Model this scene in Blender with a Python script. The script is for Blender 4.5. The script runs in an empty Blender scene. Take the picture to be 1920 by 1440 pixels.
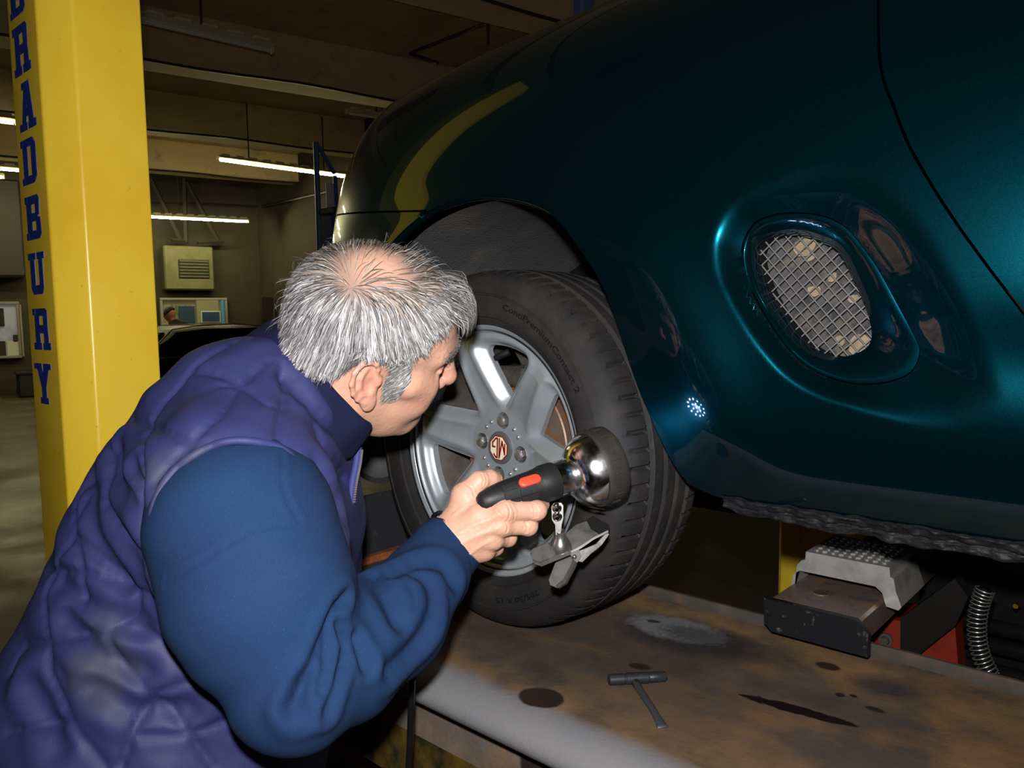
import bpy, math, random
import numpy as np
from math import sin, cos, pi, sqrt, radians
from mathutils import Matrix, Vector
random.seed(7)
RNG = np.random.RandomState(11)
SC = bpy.context.scene
COL = SC.collection

# ---------------------------------------------------------------- camera
W, H, FPX = 1920, 1440, 1450.0
YAW, PIT, ROL = .7361, -.0865, -.0149
C = np.array([.870, -.892, 1.509])
FW = np.array([-sin(YAW)*cos(PIT), cos(YAW)*cos(PIT), sin(PIT)])
_r0 = np.array([cos(YAW), sin(YAW), 0.0]); _u0 = np.cross(_r0, FW)
RT = cos(ROL)*_r0 + sin(ROL)*_u0
UP = -sin(ROL)*_r0 + cos(ROL)*_u0
cam_d = bpy.data.cameras.new('camera'); cam = bpy.data.objects.new('camera', cam_d); COL.objects.link(cam)
cam_d.sensor_width = 36.0; cam_d.lens = FPX/W*36.0; cam_d.clip_start = .02; cam_d.clip_end = 200
_m = np.eye(4); _m[:3, 0] = RT; _m[:3, 1] = UP; _m[:3, 2] = -FW; _m[:3, 3] = C
cam.matrix_world = Matrix(_m.tolist())
SC.camera = cam
SC.view_settings.view_transform = 'Standard'
SC.view_settings.look = 'None'
SC.view_settings.gamma = 1.0
SC.view_settings.use_curve_mapping = False
SC.view_settings.exposure = 0.0
# dim warm fill added in place of light from the hall's unbuilt side
wd = bpy.data.worlds.new('world'); SC.world = wd; wd.use_nodes = True
wd.node_tree.nodes['Background'].inputs[0].default_value = (1.0, .80, .45, 1)
wd.node_tree.nodes['Background'].inputs[1].default_value = .020
# the photographer's flash, just above the lens
fl = bpy.data.lights.new('camera_flash', 'AREA'); fl.shape = 'DISK'; fl.size = .035; fl.energy = 17.5
fl.color = (1.0, .97, .95); fl.spread = radians(150)
flo = bpy.data.objects.new('camera_flash', fl); COL.objects.link(flo)
_m2 = _m.copy(); _m2[:3, 3] = C + UP*.085 - RT*.012
flo.matrix_world = Matrix(_m2.tolist())

# ---------------------------------------------------------------- pixel -> place
def ray(px, py): return FW + RT*(px-W/2)/FPX + UP*(H/2-py)/FPX
def at(px, py, d): return C + ray(px, py)*d                       # at depth d
def on_y(px, py, y): r = ray(px, py); return C + r*((y-C[1])/r[1])
def on_z(px, py, z): r = ray(px, py); return C + r*((z-C[2])/r[2])
def on_x(px, py, x): r = ray(px, py); return C + r*((x-C[0])/r[0])
def c2w(P): P = np.asarray(P, float); return C + P[..., 0:1]*RT + P[..., 1:2]*UP + P[..., 2:3]*FW
def cp(px, py, d): return np.array([(px-960)/FPX*d, (720-py)/FPX*d, d])  # point in the camera's axes, metres

# ---------------------------------------------------------------- materials
def _set(b, k, v):
    if k in b.inputs: b.inputs[k].default_value = v
def mat(name, col, rough=.5, metal=0.0, spec=.5, coat=0.0, coat_rough=.03, noise=None, noise2=None, bump=None,
        emit=None, sss=0.0, sss_r=(1, .3, .15), sheen=0.0, rnoise=None, trans=0.0, aniso=0.0, vcol=None, wave=None):
    m = bpy.data.materials.new(name); m.use_nodes = True
    nt = m.node_tree; b = nt.nodes['Principled BSDF']; L = nt.links
    c4 = (*col, 1)
    b.inputs['Base Color'].default_value = c4
    _set(b, 'Roughness', rough); _set(b, 'Metallic', metal); _set(b, 'Specular IOR Level', spec)
    _set(b, 'Coat Weight', coat); _set(b, 'Coat Roughness', coat_rough)
    _set(b, 'Transmission Weight', trans)
    if sheen: _set(b, 'Sheen Weight', sheen); _set(b, 'Sheen Roughness', .4)
    if sss: _set(b, 'Subsurface Weight', sss); _set(b, 'Subsurface Radius', sss_r); _set(b, 'Subsurface Scale', .006)
    if emit: _set(b, 'Emission Color', (*emit[0], 1)); _set(b, 'Emission Strength', emit[1])
    tc = nt.nodes.new('ShaderNodeTexCoord')
    cur = None
    if vcol:
        a = nt.nodes.new('ShaderNodeAttribute'); a.attribute_name = vcol; cur = a.outputs['Color']
    for nz in (noise, noise2):
        if not nz: continue
        # (scale, other colour, low, high[, detail, stretch])
        n = nt.nodes.new('ShaderNodeTexNoise'); n.inputs['Scale'].default_value = nz[0]
        n.inputs['Detail'].default_value = nz[4] if len(nz) > 4 else 5
        n.inputs['Roughness'].default_value = .6
        if len(nz) > 5:
            mp = nt.nodes.new('ShaderNodeMapping'); mp.inputs['Scale'].default_value = nz[5]
            L.new(tc.outputs['Object'], mp.inputs['Vector']); L.new(mp.outputs['Vector'], n.inputs['Vector'])
        else: L.new(tc.outputs['Object'], n.inputs['Vector'])
        r = nt.nodes.new('ShaderNodeMapRange'); r.inputs[1].default_value = nz[2]; r.inputs[2].default_value = nz[3]
        L.new(n.outputs['Fac'], r.inputs[0])
        mx = nt.nodes.new('ShaderNodeMix'); mx.data_type = 'RGBA'
        L.new(r.outputs[0], mx.inputs['Factor'])
        if cur is None: mx.inputs['A'].default_value = c4
        else: L.new(cur, mx.inputs['A'])
        mx.inputs['B'].default_value = (*nz[1], 1)
        cur = mx.outputs['Result']
    if cur is not None: L.new(cur, b.inputs['Base Color'])
    if rnoise:  # (scale, lo, hi)
        n = nt.nodes.new('ShaderNodeTexNoise'); n.inputs['Scale'].default_value = rnoise[0]; n.inputs['Detail'].default_value = 4
        L.new(tc.outputs['Object'], n.inputs['Vector'])
        r = nt.nodes.new('ShaderNodeMapRange'); r.inputs[1].default_value = .35; r.inputs[2].default_value = .65
        r.inputs[3].default_value = rnoise[1]; r.inputs[4].default_value = rnoise[2]
        L.new(n.outputs['Fac'], r.inputs[0]); L.new(r.outputs[0], b.inputs['Roughness'])
    if bump:  # (scale, strength, distance[, detail])
        n = nt.nodes.new('ShaderNodeTexNoise'); n.inputs['Scale'].default_value = bump[0]
        n.inputs['Detail'].default_value = bump[3] if len(bump) > 3 else 4
        L.new(tc.outputs['Object'], n.inputs['Vector'])
        bp = nt.nodes.new('ShaderNodeBump'); bp.inputs['Strength'].default_value = bump[1]; bp.inputs['Distance'].default_value = bump[2]
        L.new(n.outputs['Fac'], bp.inputs['Height']); L.new(bp.outputs['Normal'], b.inputs['Normal'])
    return m

# ---------------------------------------------------------------- mesh building
class MB:
    """collects shapes (world coordinates) for ONE mesh object"""
    def __init__(s): s.v = []; s.f = []; s.n = 0
    def add(s, v, f):
        v = np.asarray(v, float).reshape(-1, 3); s.v.append(v)
        s.f += [tuple(int(i)+s.n for i in q) for q in f]; s.n += len(v); return s
    def box(s, c, size, rot=None, bev=0.0):
        c = np.asarray(c, float); h = np.asarray(size, float)/2
        if bev <= 0:
            v = np.array([[x, y, z] for x in (-1, 1) for y in (-1, 1) for z in (-1, 1)])*h
            f = [(0, 1, 3, 2), (4, 6, 7, 5), (0, 4, 5, 1), (2, 3, 7, 6), (0, 2, 6, 4), (1, 5, 7, 3)]
        else:
            b = min(bev, h.min()*.95); v = []; idx = {}
            for x in (-1, 1):
                for y in (-1, 1):
                    for z in (-1, 1):
                        for a in range(3):
                            p = np.array([x, y, z])*(h-b); p[a] += (x, y, z)[a]*b
                            idx[x, y, z, a] = len(v); v.append(p)
            f = []
            for a in range(3):
                o = [i for i in range(3) if i != a]
                for sg in (-1, 1):
                    q = []
                    for (p1, p2) in ((-1, -1), (1, -1), (1, 1), (-1, 1)):
                        k = [0, 0, 0]; k[a] = sg; k[o[0]] = p1; k[o[1]] = p2; q.append(idx[(*k, a)])
                    f.append(tuple(q))
                for p1 in (-1, 1):
                    for p2 in (-1, 1):
                        k0 = [0, 0, 0]; k1 = [0, 0, 0]; k0[a] = -1; k1[a] = 1
                        for k in (k0, k1): k[o[0]] = p1; k[o[1]] = p2
                        f.append((idx[(*k0, o[0])], idx[(*k1, o[0])], idx[(*k1, o[1])], idx[(*k0, o[1])]))
            for x in (-1, 1):
                for y in (-1, 1):
                    for z in (-1, 1): f.append((idx[x, y, z, 0], idx[x, y, z, 1], idx[x, y, z, 2]))
            v = np.array(v)
        if rot is not None: v = v @ np.asarray(rot).T
        return s.add(v+c, f)
    def tube(s, pts, r, n=10, caps=True, squash=None):
        pts = np.asarray(pts, float); m = len(pts); r = np.broadcast_to(np.asarray(r, float), (m,))
        t = np.gradient(pts, axis=0); t /= np.linalg.norm(t, axis=1)[:, None]+1e-12
        up = np.array([0, 0, 1.0]) if abs(t[0][2]) < .9 else np.array([1.0, 0, 0])
        a = np.cross(t[0], up); a /= np.linalg.norm(a); V = []
        for i in range(m):
            a = a-t[i]*(a@t[i]); a /= np.linalg.norm(a); b = np.cross(t[i], a)
            for k in range(n):
                th = 2*pi*k/n; V.append(pts[i]+r[i]*(cos(th)*a+sin(th)*b))
        F = [(i*n+k, i*n+(k+1) % n, (i+1)*n+(k+1) % n, (i+1)*n+k) for i in range(m-1) for k in range(n)]
        if caps: F += [tuple(range(n))[::-1], tuple((m-1)*n+k for k in range(n))]
        return s.add(V, F)
    def lathe(s, prof, org, ax, n=48, e1=None, caps=False):
        """prof: list of (distance along ax, radius)"""
        org = np.asarray(org, float); ax = np.asarray(ax, float)/np.linalg.norm(ax)
        if e1 is None: e1 = np.array([0, 0, 1.0]) if abs(ax[2]) < .9 else np.array([1.0, 0, 0])
        e1 = np.asarray(e1, float); e1 = e1-ax*(e1@ax); e1 /= np.linalg.norm(e1); e2 = np.cross(ax, e1)
        V = [org+ax*h+r*(cos(2*pi*k/n)*e1+sin(2*pi*k/n)*e2) for (h, r) in prof for k in range(n)]
        m = len(prof)
        F = [(i*n+k, i*n+(k+1) % n, (i+1)*n+(k+1) % n, (i+1)*n+k) for i in range(m-1) for k in range(n)]
        if caps: F += [tuple(range(n))[::-1], tuple((m-1)*n+k for k in range(n))]
        return s.add(V, F)
    def prism(s, poly, org, ex, ey, ez, depth, back=0.0):
        """2-D polygon (ex,ey axes) extruded along ez from back to depth"""
        poly = np.asarray(poly, float); n = len(poly); org = np.asarray(org, float)
        ex, ey, ez = (np.asarray(q, float) for q in (ex, ey, ez))
        A = org+poly[:, :1]*ex+poly[:, 1:]*ey
        V = np.concatenate([A+ez*back, A+ez*depth])
        F = [tuple(range(n))[::-1], tuple(range(n, 2*n))]+[(i, (i+1) % n, n+(i+1) % n, n+i) for i in range(n)]
        return s.add(V, F)
    def build(s, name, m, parent=None, smooth=False, angle=None, fix=True):
        v = np.concatenate(s.v) if s.v else np.zeros((0, 3))
        return make(name, v, s.f, m, parent, smooth, angle, fix)

ROOT = {}
def make(name, v, f, m, parent=None, smooth=False, angle=None, fix=True):
    v = np.asarray(v, float)
    o = bpy.data.objects.new(name, None) if v is None else None
    me = bpy.data.meshes.new(name)
    org = np.zeros(3)
    p = parent
    while p is not None: org = org+np.array(p.location); p = p.parent
    if parent is None:
        org = np.array([(v[:, 0].min()+v[:, 0].max())/2, (v[:, 1].min()+v[:, 1].max())/2, v[:, 2].min()])
    me.from_pydata((v-org).tolist(), [], [tuple(int(i) for i in q) for q in f])
    if fix:
        import bmesh
        bm = bmesh.new(); bm.from_mesh(me); bmesh.ops.recalc_face_normals(bm, faces=bm.faces); bm.to_mesh(me); bm.free()
    if smooth or angle is not None:
        me.polygons.foreach_set('use_smooth', [True]*len(me.polygons))
        if angle is not None: me.set_sharp_from_angle(angle=radians(angle))
    me.update()
    o = bpy.data.objects.new(name, me); COL.objects.link(o)
    if m is not None: me.materials.append(m)
    if parent is not None: o.parent = parent
    else: o.location = org.tolist()
    return o
def tag(o, label, cat, group=None, kind=None):
    o['label'] = label
    if cat: o['category'] = cat
    if group: o['group'] = group
    if kind: o['kind'] = kind
    return o
def struct(o, label=None):
    o['kind'] = 'structure'
    if label: o['label'] = label
    return o
def thing(name, label, cat, loc, group=None):
    o = bpy.data.objects.new(name, None); COL.objects.link(o); o.location = [float(q) for q in loc]
    o.empty_display_size = .1
    return tag(o, label, cat, group)
def unit(v): v = np.asarray(v, float); return v/np.linalg.norm(v)
def bez(P, n=24):
    """Catmull-Rom through the points"""
    P = np.asarray(P, float); Q = np.vstack([2*P[0]-P[1], P, 2*P[-1]-P[-2]]); out = []
    for i in range(1, len(Q)-2):
        for k in range(n):
            t = k/n; a, b, c_, d = Q[i-1], Q[i], Q[i+1], Q[i+2]
            out.append(.5*((2*b)+(-a+c_)*t+(2*a-5*b+4*c_-d)*t*t+(-a+3*b-3*c_+d)*t**3))
    out.append(P[-1]); return np.array(out)
# ================================================================ the workshop shell
_fh = unit([FW[0], FW[1], 0]); _rh = np.array([_fh[1], -_fh[0], 0])
RB = sin(radians(55))*_rh+cos(radians(55))*_fh        # along the beams (to the right, away)
RA = -cos(radians(55))*_rh+sin(radians(55))*_fh       # across them (to the left, away)
C0 = np.array([C[0], C[1], 0])
ROOM = np.stack([RB, RA, [0, 0, 1]], 1)
def rp(p, q, z): return C0+RB*p+RA*q+np.array([0, 0, z])
def on_q(px, py, q): r = ray(px, py); return C+r*(q/(r@RA))
def pq(X): d = np.asarray(X)-C0; return d@RB, d@RA, X[2]
WQ = 19.7; WP = 6.1; P0 = -16.0; Q0 = -5.0; CEIL = 5.1
M_floor = mat('worn_concrete', (.135, .112, .072), .55, noise=(.55, (.055, .044, .027), .35, .62, 8), noise2=(9, (.085, .07, .045), .45, .7, 6), bump=(14, .25, .01), rnoise=(1.3, .32, .7))
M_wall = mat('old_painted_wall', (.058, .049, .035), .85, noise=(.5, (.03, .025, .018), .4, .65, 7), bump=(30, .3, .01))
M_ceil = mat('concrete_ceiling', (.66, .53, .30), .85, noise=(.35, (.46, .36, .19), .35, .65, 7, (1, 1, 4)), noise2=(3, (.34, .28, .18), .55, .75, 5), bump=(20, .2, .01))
M_dark = mat('dark_metal', (.02, .02, .02), .5)
def rbox(mb, p0, p1, q0, q1, z0, z1, bev=0):
    return mb.box(rp((p0+p1)/2, (q0+q1)/2, (z0+z1)/2), (abs(p1-p0), abs(q1-q0), abs(z1-z0)), ROOM, bev)
fl_o = struct(rbox(MB(), P0, WP+.3, Q0, WQ+.3, -.2, 0).build('floor', M_floor), 'worn grey concrete workshop floor')
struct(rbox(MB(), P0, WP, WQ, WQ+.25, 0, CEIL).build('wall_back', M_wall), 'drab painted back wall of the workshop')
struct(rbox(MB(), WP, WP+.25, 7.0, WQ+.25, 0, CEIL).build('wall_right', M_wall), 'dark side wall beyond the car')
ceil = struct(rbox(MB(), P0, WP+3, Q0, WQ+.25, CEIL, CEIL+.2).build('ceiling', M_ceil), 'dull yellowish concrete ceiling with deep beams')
for q in (2.95, 6.4, 9.85, 13.3, 16.75):
    mb = MB(); rbox(mb, P0, WP+2, q-.05, q+.45, CEIL-.6, CEIL+.01, .03)
    mb.build('beam', M_ceil, ceil)
    mb = MB(); pts = np.array([rp(p, q-.09+.012*sin(p*3), CEIL-.62+.012*sin(p*2.1)) for p in np.linspace(P0, WP+2, 60)])
    mb.tube(pts, .018, 6).build('conduit', M_dark, ceil)
# pipe loop under the ceiling behind the wing
mb = MB(); q = 7.4
P = [on_q(915, 85, q), on_q(915, 42, q), on_q(850, 68, q+.8), on_q(768, 100, q+1.6), on_q(822, 118, q+1.2)]
pp = []
for i in range(4): pp += [P[i]*(1-t)+P[i+1]*t for t in np.linspace(0, .98, 8)]
mb.tube(np.array(pp), .02, 8)
tag(mb.build('ceiling_pipe', M_dark), 'thin dark pipe loop hanging below the ceiling above the car wing', 'pipe')

# ---------------------------------------------------------------- wall things
M_cream = mat('cream_sheet', (.17, .17, .085), .7, noise=(3, (.12, .12, .06), .4, .7))
M_grille = mat('black_grille', (.012, .012, .01), .6)
def wall_rect(px0, py0, px1, py1, q):
    A = pq(on_q(px0, py0, q)); B = pq(on_q(px1, py1, q)); return A[0], B[0], B[2], A[2]
p0, p1, z0, z1 = wall_rect(305, 460, 402, 544, WQ-.3)
vent = thing('wall_heater', 'pale green wall heater box with a dark louvred grille on back wall', 'heater', rp((p0+p1)/2, WQ-.15, z0))
rbox(MB(), p0, p1, WQ-.35, WQ-.02, z0, z1, .03).build('housing', M_cream, vent)
g0, g1, h0, h1 = wall_rect(334, 486, 393, 522, WQ-.36)
rbox(MB(), g0, g1, WQ-.37, WQ-.34, h0, h1).build('grille', M_grille, vent)
M_slat = mat('grille_slat', (.1, .1, .06), .5)
for k in range(6):
    zz = h0+(h1-h0)*(k+.5)/6
    rbox(MB(), g0+.02, g1-.02, WQ-.39, WQ-.36, zz-.02, zz+.015, .004).build('slat', M_slat, vent)
# roof bracket trusses on the back wall
M_rust = mat('brown_steel', (.035, .027, .02), .7)
def strut(mb, a, b, w=.07): mb.tube([a, (np.asarray(a)+b)/2, b], w/1.4, 4)
br = thing('roof_truss', 'brown angle iron roof bracing above the wall heater', 'truss', rp(3.5, WQ-.4, 3.3))
for (a, b) in (((283, 335), (340, 450)), ((346, 335), (349, 455)), ((350, 340), (412, 455)), ((322, 450), (352, 452)), ((370, 455), (420, 452))):
    mb = MB(); strut(mb, on_q(*a, WQ-.4), on_q(*b, WQ-.4)); mb.build('brace', M_rust, br)
mb = MB(); mb.tube([on_q(280, 382, WQ-.1), on_q(380, 384, WQ-.1), on_q(478, 388, WQ-.1)], .03, 6)
tag(mb.build('wall_pipe', M_dark), 'dark pipe run across the back wall behind the lit tube', 'pipe')
def on_p(px, py, p): r = ray(px, py); return C+r*(p/(r@RB))
mb = MB(); mb.tube([on_p(492, 387, WP-.1), on_p(550, 374, WP-.1), on_p(618, 358, WP-.1)], .03, 6)
tag(mb.build('wall_pipe', M_dark), 'dark pipe run along the side wall beside the blue frame', 'pipe')
# window to the office with the blue cabinet
M_frame = mat('window_frame', (.3, .29, .26), .6)
M_off = mat('glowing_office_wall', (.20, .19, .11), .7, emit=((.9, .85, .5), .04))  # faint emission put in, so the hatch pane and cabinet body glow
M_blue = mat('blue_panel', (.02, .05, .13), .5)
M_lblue = mat('glowing_blue_post', (.08, .3, .5), .4, emit=((.1, .35, .6), .05))  # brightness put in as a slight glow, the post is no lamp
M_white = mat('white_paint', (.7, .7, .68), .5)
M_glass = mat('window_glass', (1, 1, 1), .02, trans=1.0)
def win(name, x0, y0, x1, y1, label):
    a, b, c_, d = wall_rect(x0, y0, x1, y1, WQ-.1)
    w = struct(rbox(MB(), a, b, WQ-.06, WQ-.03, c_, d).build(name, M_off), label)
    for (aa, bb, cc, dd) in ((a-.06, b+.06, d, d+.06), (a-.06, b+.06, c_-.06, c_), (a-.06, a, c_, d), (b, b+.06, c_, d)):
        rbox(MB(), aa, bb, WQ-.16, WQ-.02, cc, dd, .01).build('window_frame', M_frame, w)
    return w, a, b, c_, d
w1, a, b, c_, d = win('window_1', 304, 563, 424, 640, 'lit hatch window in the back wall behind the black car')
for k in range(5):
    x = 322+k*8
    e = wall_rect(x, 572, x+5, 588, WQ-.12); rbox(MB(), e[0], e[1], WQ-.12, WQ-.07, e[2], e[3]).build('pane', M_cream, w1)
e = wall_rect(335, 574, 366, 610, WQ-.14); rbox(MB(), e[0], e[1], WQ-.14, WQ-.06, e[2], e[3]).build('shutter', M_blue, w1)
cab = thing('metal_cabinet', 'cream and blue cabinet seen through the hatch window', 'cabinet', rp(*pq(on_q(395, 606, WQ-.3))[:2], pq(on_q(395, 608, WQ-.3))[2]))
e = wall_rect(368, 563, 412, 606, WQ-.3); rbox(MB(), e[0], e[1], WQ-.3, WQ-.17, e[2], e[3], .01).build('body', M_off, cab)
e = wall_rect(377, 583, 414, 604, WQ-.34); rbox(MB(), e[0], e[1], WQ-.34, WQ-.31, e[2], e[3]).build('frame', M_white, cab)
e = wall_rect(379, 585, 412, 602, WQ-.36); rbox(MB(), e[0], e[1], WQ-.36, WQ-.33, e[2], e[3]).build('panel', M_blue, cab)
e = wall_rect(413, 563, 421, 608, WQ-.4); rbox(MB(), e[0], e[1], WQ-.4, WQ-.3, e[2], e[3], .01)
mb = MB(); rbox(mb, e[0], e[1], WQ-.5, WQ-.38, e[2], e[3], .02)
lp = tag(mb.build('blue_post', M_lblue), 'blue post with an added faint glow by the hatch window', 'post')
# second window on the far left with the lit office behind
w2, a, b, c_, d = win('window_2', -60, 571, 36, 666, 'lit office window left of the yellow column')
M_off2 = mat('office_view', (.42, .45, .5), .7, noise=(1.7, (.15, .13, .1), .45, .6), emit=((.6, .65, .75), .1))
rbox(MB(), a, b, WQ-.07, WQ-.055, c_, d).build('pane', M_off2, w2)
for (x0, y0, x1, y1, m) in ((-5, 578, 9, 612, M_grille), (12, 640, 40, 668, M_white), (-10, 640, 12, 668, M_rust), (24, 628, 34, 642, M_rust)):
    e = wall_rect(x0, y0, x1, y1, WQ-.12); rbox(MB(), e[0], e[1], WQ-.13, WQ-.08, e[2], e[3], .01).build('office_item', m, w2)
mull = wall_rect(36, 571, 46, 668, WQ-.2); struct(rbox(MB(), mull[0], mull[1], WQ-.2, WQ, mull[2], mull[3]).build('trim_1', M_frame))
e = wall_rect(-80, 330, 49, 520, WQ-.5)
tag(rbox(MB(), e[0], e[1], WQ-.6, WQ-.01, e[2], e[3], .04).build('roller_shutter_box', mat('dark_box', (.03, .027, .03), .6)), 'large dark box high on the back wall left of the column', 'box')
e = wall_rect(30, 698, 66, 736, WQ-.6)
bn = thing('waste_bin', 'dark open bin on the floor below the office window', 'bin', rp((e[0]+e[1])/2, WQ-.7, 0))
rbox(MB(), e[0], e[1], WQ-.95, WQ-.4, 0.0, e[3], .04).build('body', M_dark, bn)
rbox(MB(), e[0]-.03, e[1]+.03, WQ-.98, WQ-.37, e[3]-.04, e[3]+.02, .015).build('rim', M_dark, bn)
# brown board leaning on the side wall
A = pq(on_q(486, 655, WQ-1.2)); B = pq(on_q(512, 556, WQ-1.2))
mb = MB(); mb.box(rp((A[0]+B[0])/2-.05, WQ-1.2, B[2]/2), (.28, .06, B[2]), ROOM @ np.array([[cos(.1), 0, sin(.1)], [0, 1, 0], [-sin(.1), 0, cos(.1)]]), .01)
tag(mb.build('brown_board', mat('brown_board', (.02, .012, .008), .6)), 'tall dark brown board leaning in the wall corner', 'board')

# ---------------------------------------------------------------- fluorescent lights
M_tube = mat('lit_tube', (1, 1, .9), .4, emit=((1, .88, .46), 115))
M_tube_off = mat('unlit_tube', (.6, .6, .5), .3)
M_refl = mat('white_reflector', (.5, .47, .33), .5)
def batten(Pa, Pb, label, lit=True, hang=1.0, hangers=(.35,)):
    Pa = np.asarray(Pa); Pb = np.asarray(Pb); ax = unit(Pb-Pa); ln = np.linalg.norm(Pb-Pa); mid = (Pa+Pb)/2
    sd = unit(np.cross(ax, [0, 0, 1])); u = np.cross(sd, ax); Rm = np.stack([ax, sd, u], 1)
    t = thing('fluorescent_light', label, 'light', mid, 'fluorescent lights under the ceiling')
    MB().box(mid+u*.05, (ln, .07, .05), Rm, .008).build('housing', M_refl, t)
    MB().tube([Pa+ax*.03, mid, Pb-ax*.03], .02, 10).build('tube', M_tube if lit else M_tube_off, t)
    for s in (0, 1):
        e = Pa if s == 0 else Pb
        MB().box(e+u*.02, (.03, .05, .09), Rm, .006).build('lamp_holder', M_refl, t)
    # slotted reflector: wings with scalloped upper slots
    for s in (-1, 1):
        q = unit(u*.55+sd*s*.83)
        MB().box(mid+u*.055+sd*s*.07-u*.01, (ln, .07, .006), np.stack([ax, unit(sd*s-u*.45), unit(u+sd*s*.45)], 1)).build('reflector_wing', M_refl, t)
    n = int(ln/.22)
    for k in range(n):
        MB().box(Pa+ax*(ln*(k+.5)/n)+u*.085, (ln/n*.62, .09, .03), Rm, .01).build('slot_tab', M_refl, t)
    for h in hangers:
        a = Pa+ax*ln*h+u*.07; MB().tube([a, a+np.array([0, 0, hang/2]), a+np.array([0, 0, hang])], .012, 6).build('hanger', M_dark, t)
    return t
batten(on_q(409, 297, 13.0)+np.array([0, 0, -.02]), on_q(652, 330, 13.0)-np.array([0, 0, .02]), 'lit fluorescent tube hanging between the yellow column and the car nose', True, .9, (.22, .8))
batten(on_q(262, 406, 18.0), on_q(466, 416, 18.0), 'lit fluorescent tube in front of the back wall, above the wall heater', True, .9)
batten(on_q(-150, 208, 11.0), on_q(31, 231, 11.0), 'lit fluorescent tube at the left edge, left of the yellow column', True, .7, (.5,))
batten(on_q(-160, 323, 17.0), on_q(7, 333, 17.0), 'small lit fluorescent tube farther back at the left edge', True, .9, (.5,))
batten(on_q(150, 12, 7.4), on_q(511, 96, 7.4), 'unlit fluorescent fitting hanging close beside the top of the yellow column', False, 1.2, (.6,))
batten(on_q(650, 212, 11.6), on_q(760, 228, 11.6), 'unlit fluorescent fitting just behind the car wing edge', False, .6, (.5,))
# tube added to brighten the ceiling, unseen behind the car nose
batten(rp(.4, 16.0, 4.15), rp(2.8, 16.0, 4.15), 'added fluorescent tube brightening the ceiling, unseen behind the car nose', True, .9)
# ================================================================ the lift
M_yel = mat('yellow_paint', (.96, .66, .045), .33, coat=.25, coat_rough=.2, noise=(5, (.90, .58, .030), .45, .7, 6), noise2=(38, (.5, .3, .02), .66, .78, 4), bump=(160, .12, .0012), rnoise=(8, .28, .45))
M_lblu = mat('blue_vinyl', (.012, .035, .23), .4, noise=(60, (.02, .05, .3), .5, .7))
XC, XB, XA = -0.7447, -0.7923, -0.9548; YC, YB, YD = -0.3225, -0.3701, -0.1944
colm = thing('lift_column', 'tall yellow steel lift column with blue lettering at the left', 'lift column', ((XA+XC)/2, (YB+YD)/2, 0))
r_ = .012
poly = [(XA, YB), (XB, YB), (XC, YC), (XC, YD), (XA, YD)]
def roundpoly(P, r, n=5):
    out = []; P = [np.array(p, float) for p in P]; m = len(P)
    for i in range(m):
        a, b, c_ = P[i-1], P[i], P[(i+1) % m]; u = unit(a-b); v = unit(c_-b)
        for k in range(n+1):
            t = k/n; out.append(b+u*r*(1-t)**2+v*r*t**2)
    return out
MB().prism(roundpoly(poly, .005), (0, 0, 0), (1, 0, 0), (0, 1, 0), (0, 0, 1), 2.75, .02).build('post', M_yel, colm, angle=24)
MB().box(((XA+XC)/2, (YB+YD)/2, .012), (.40, .36, .024), None, .004).build('base_plate', M_yel, colm)
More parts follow.
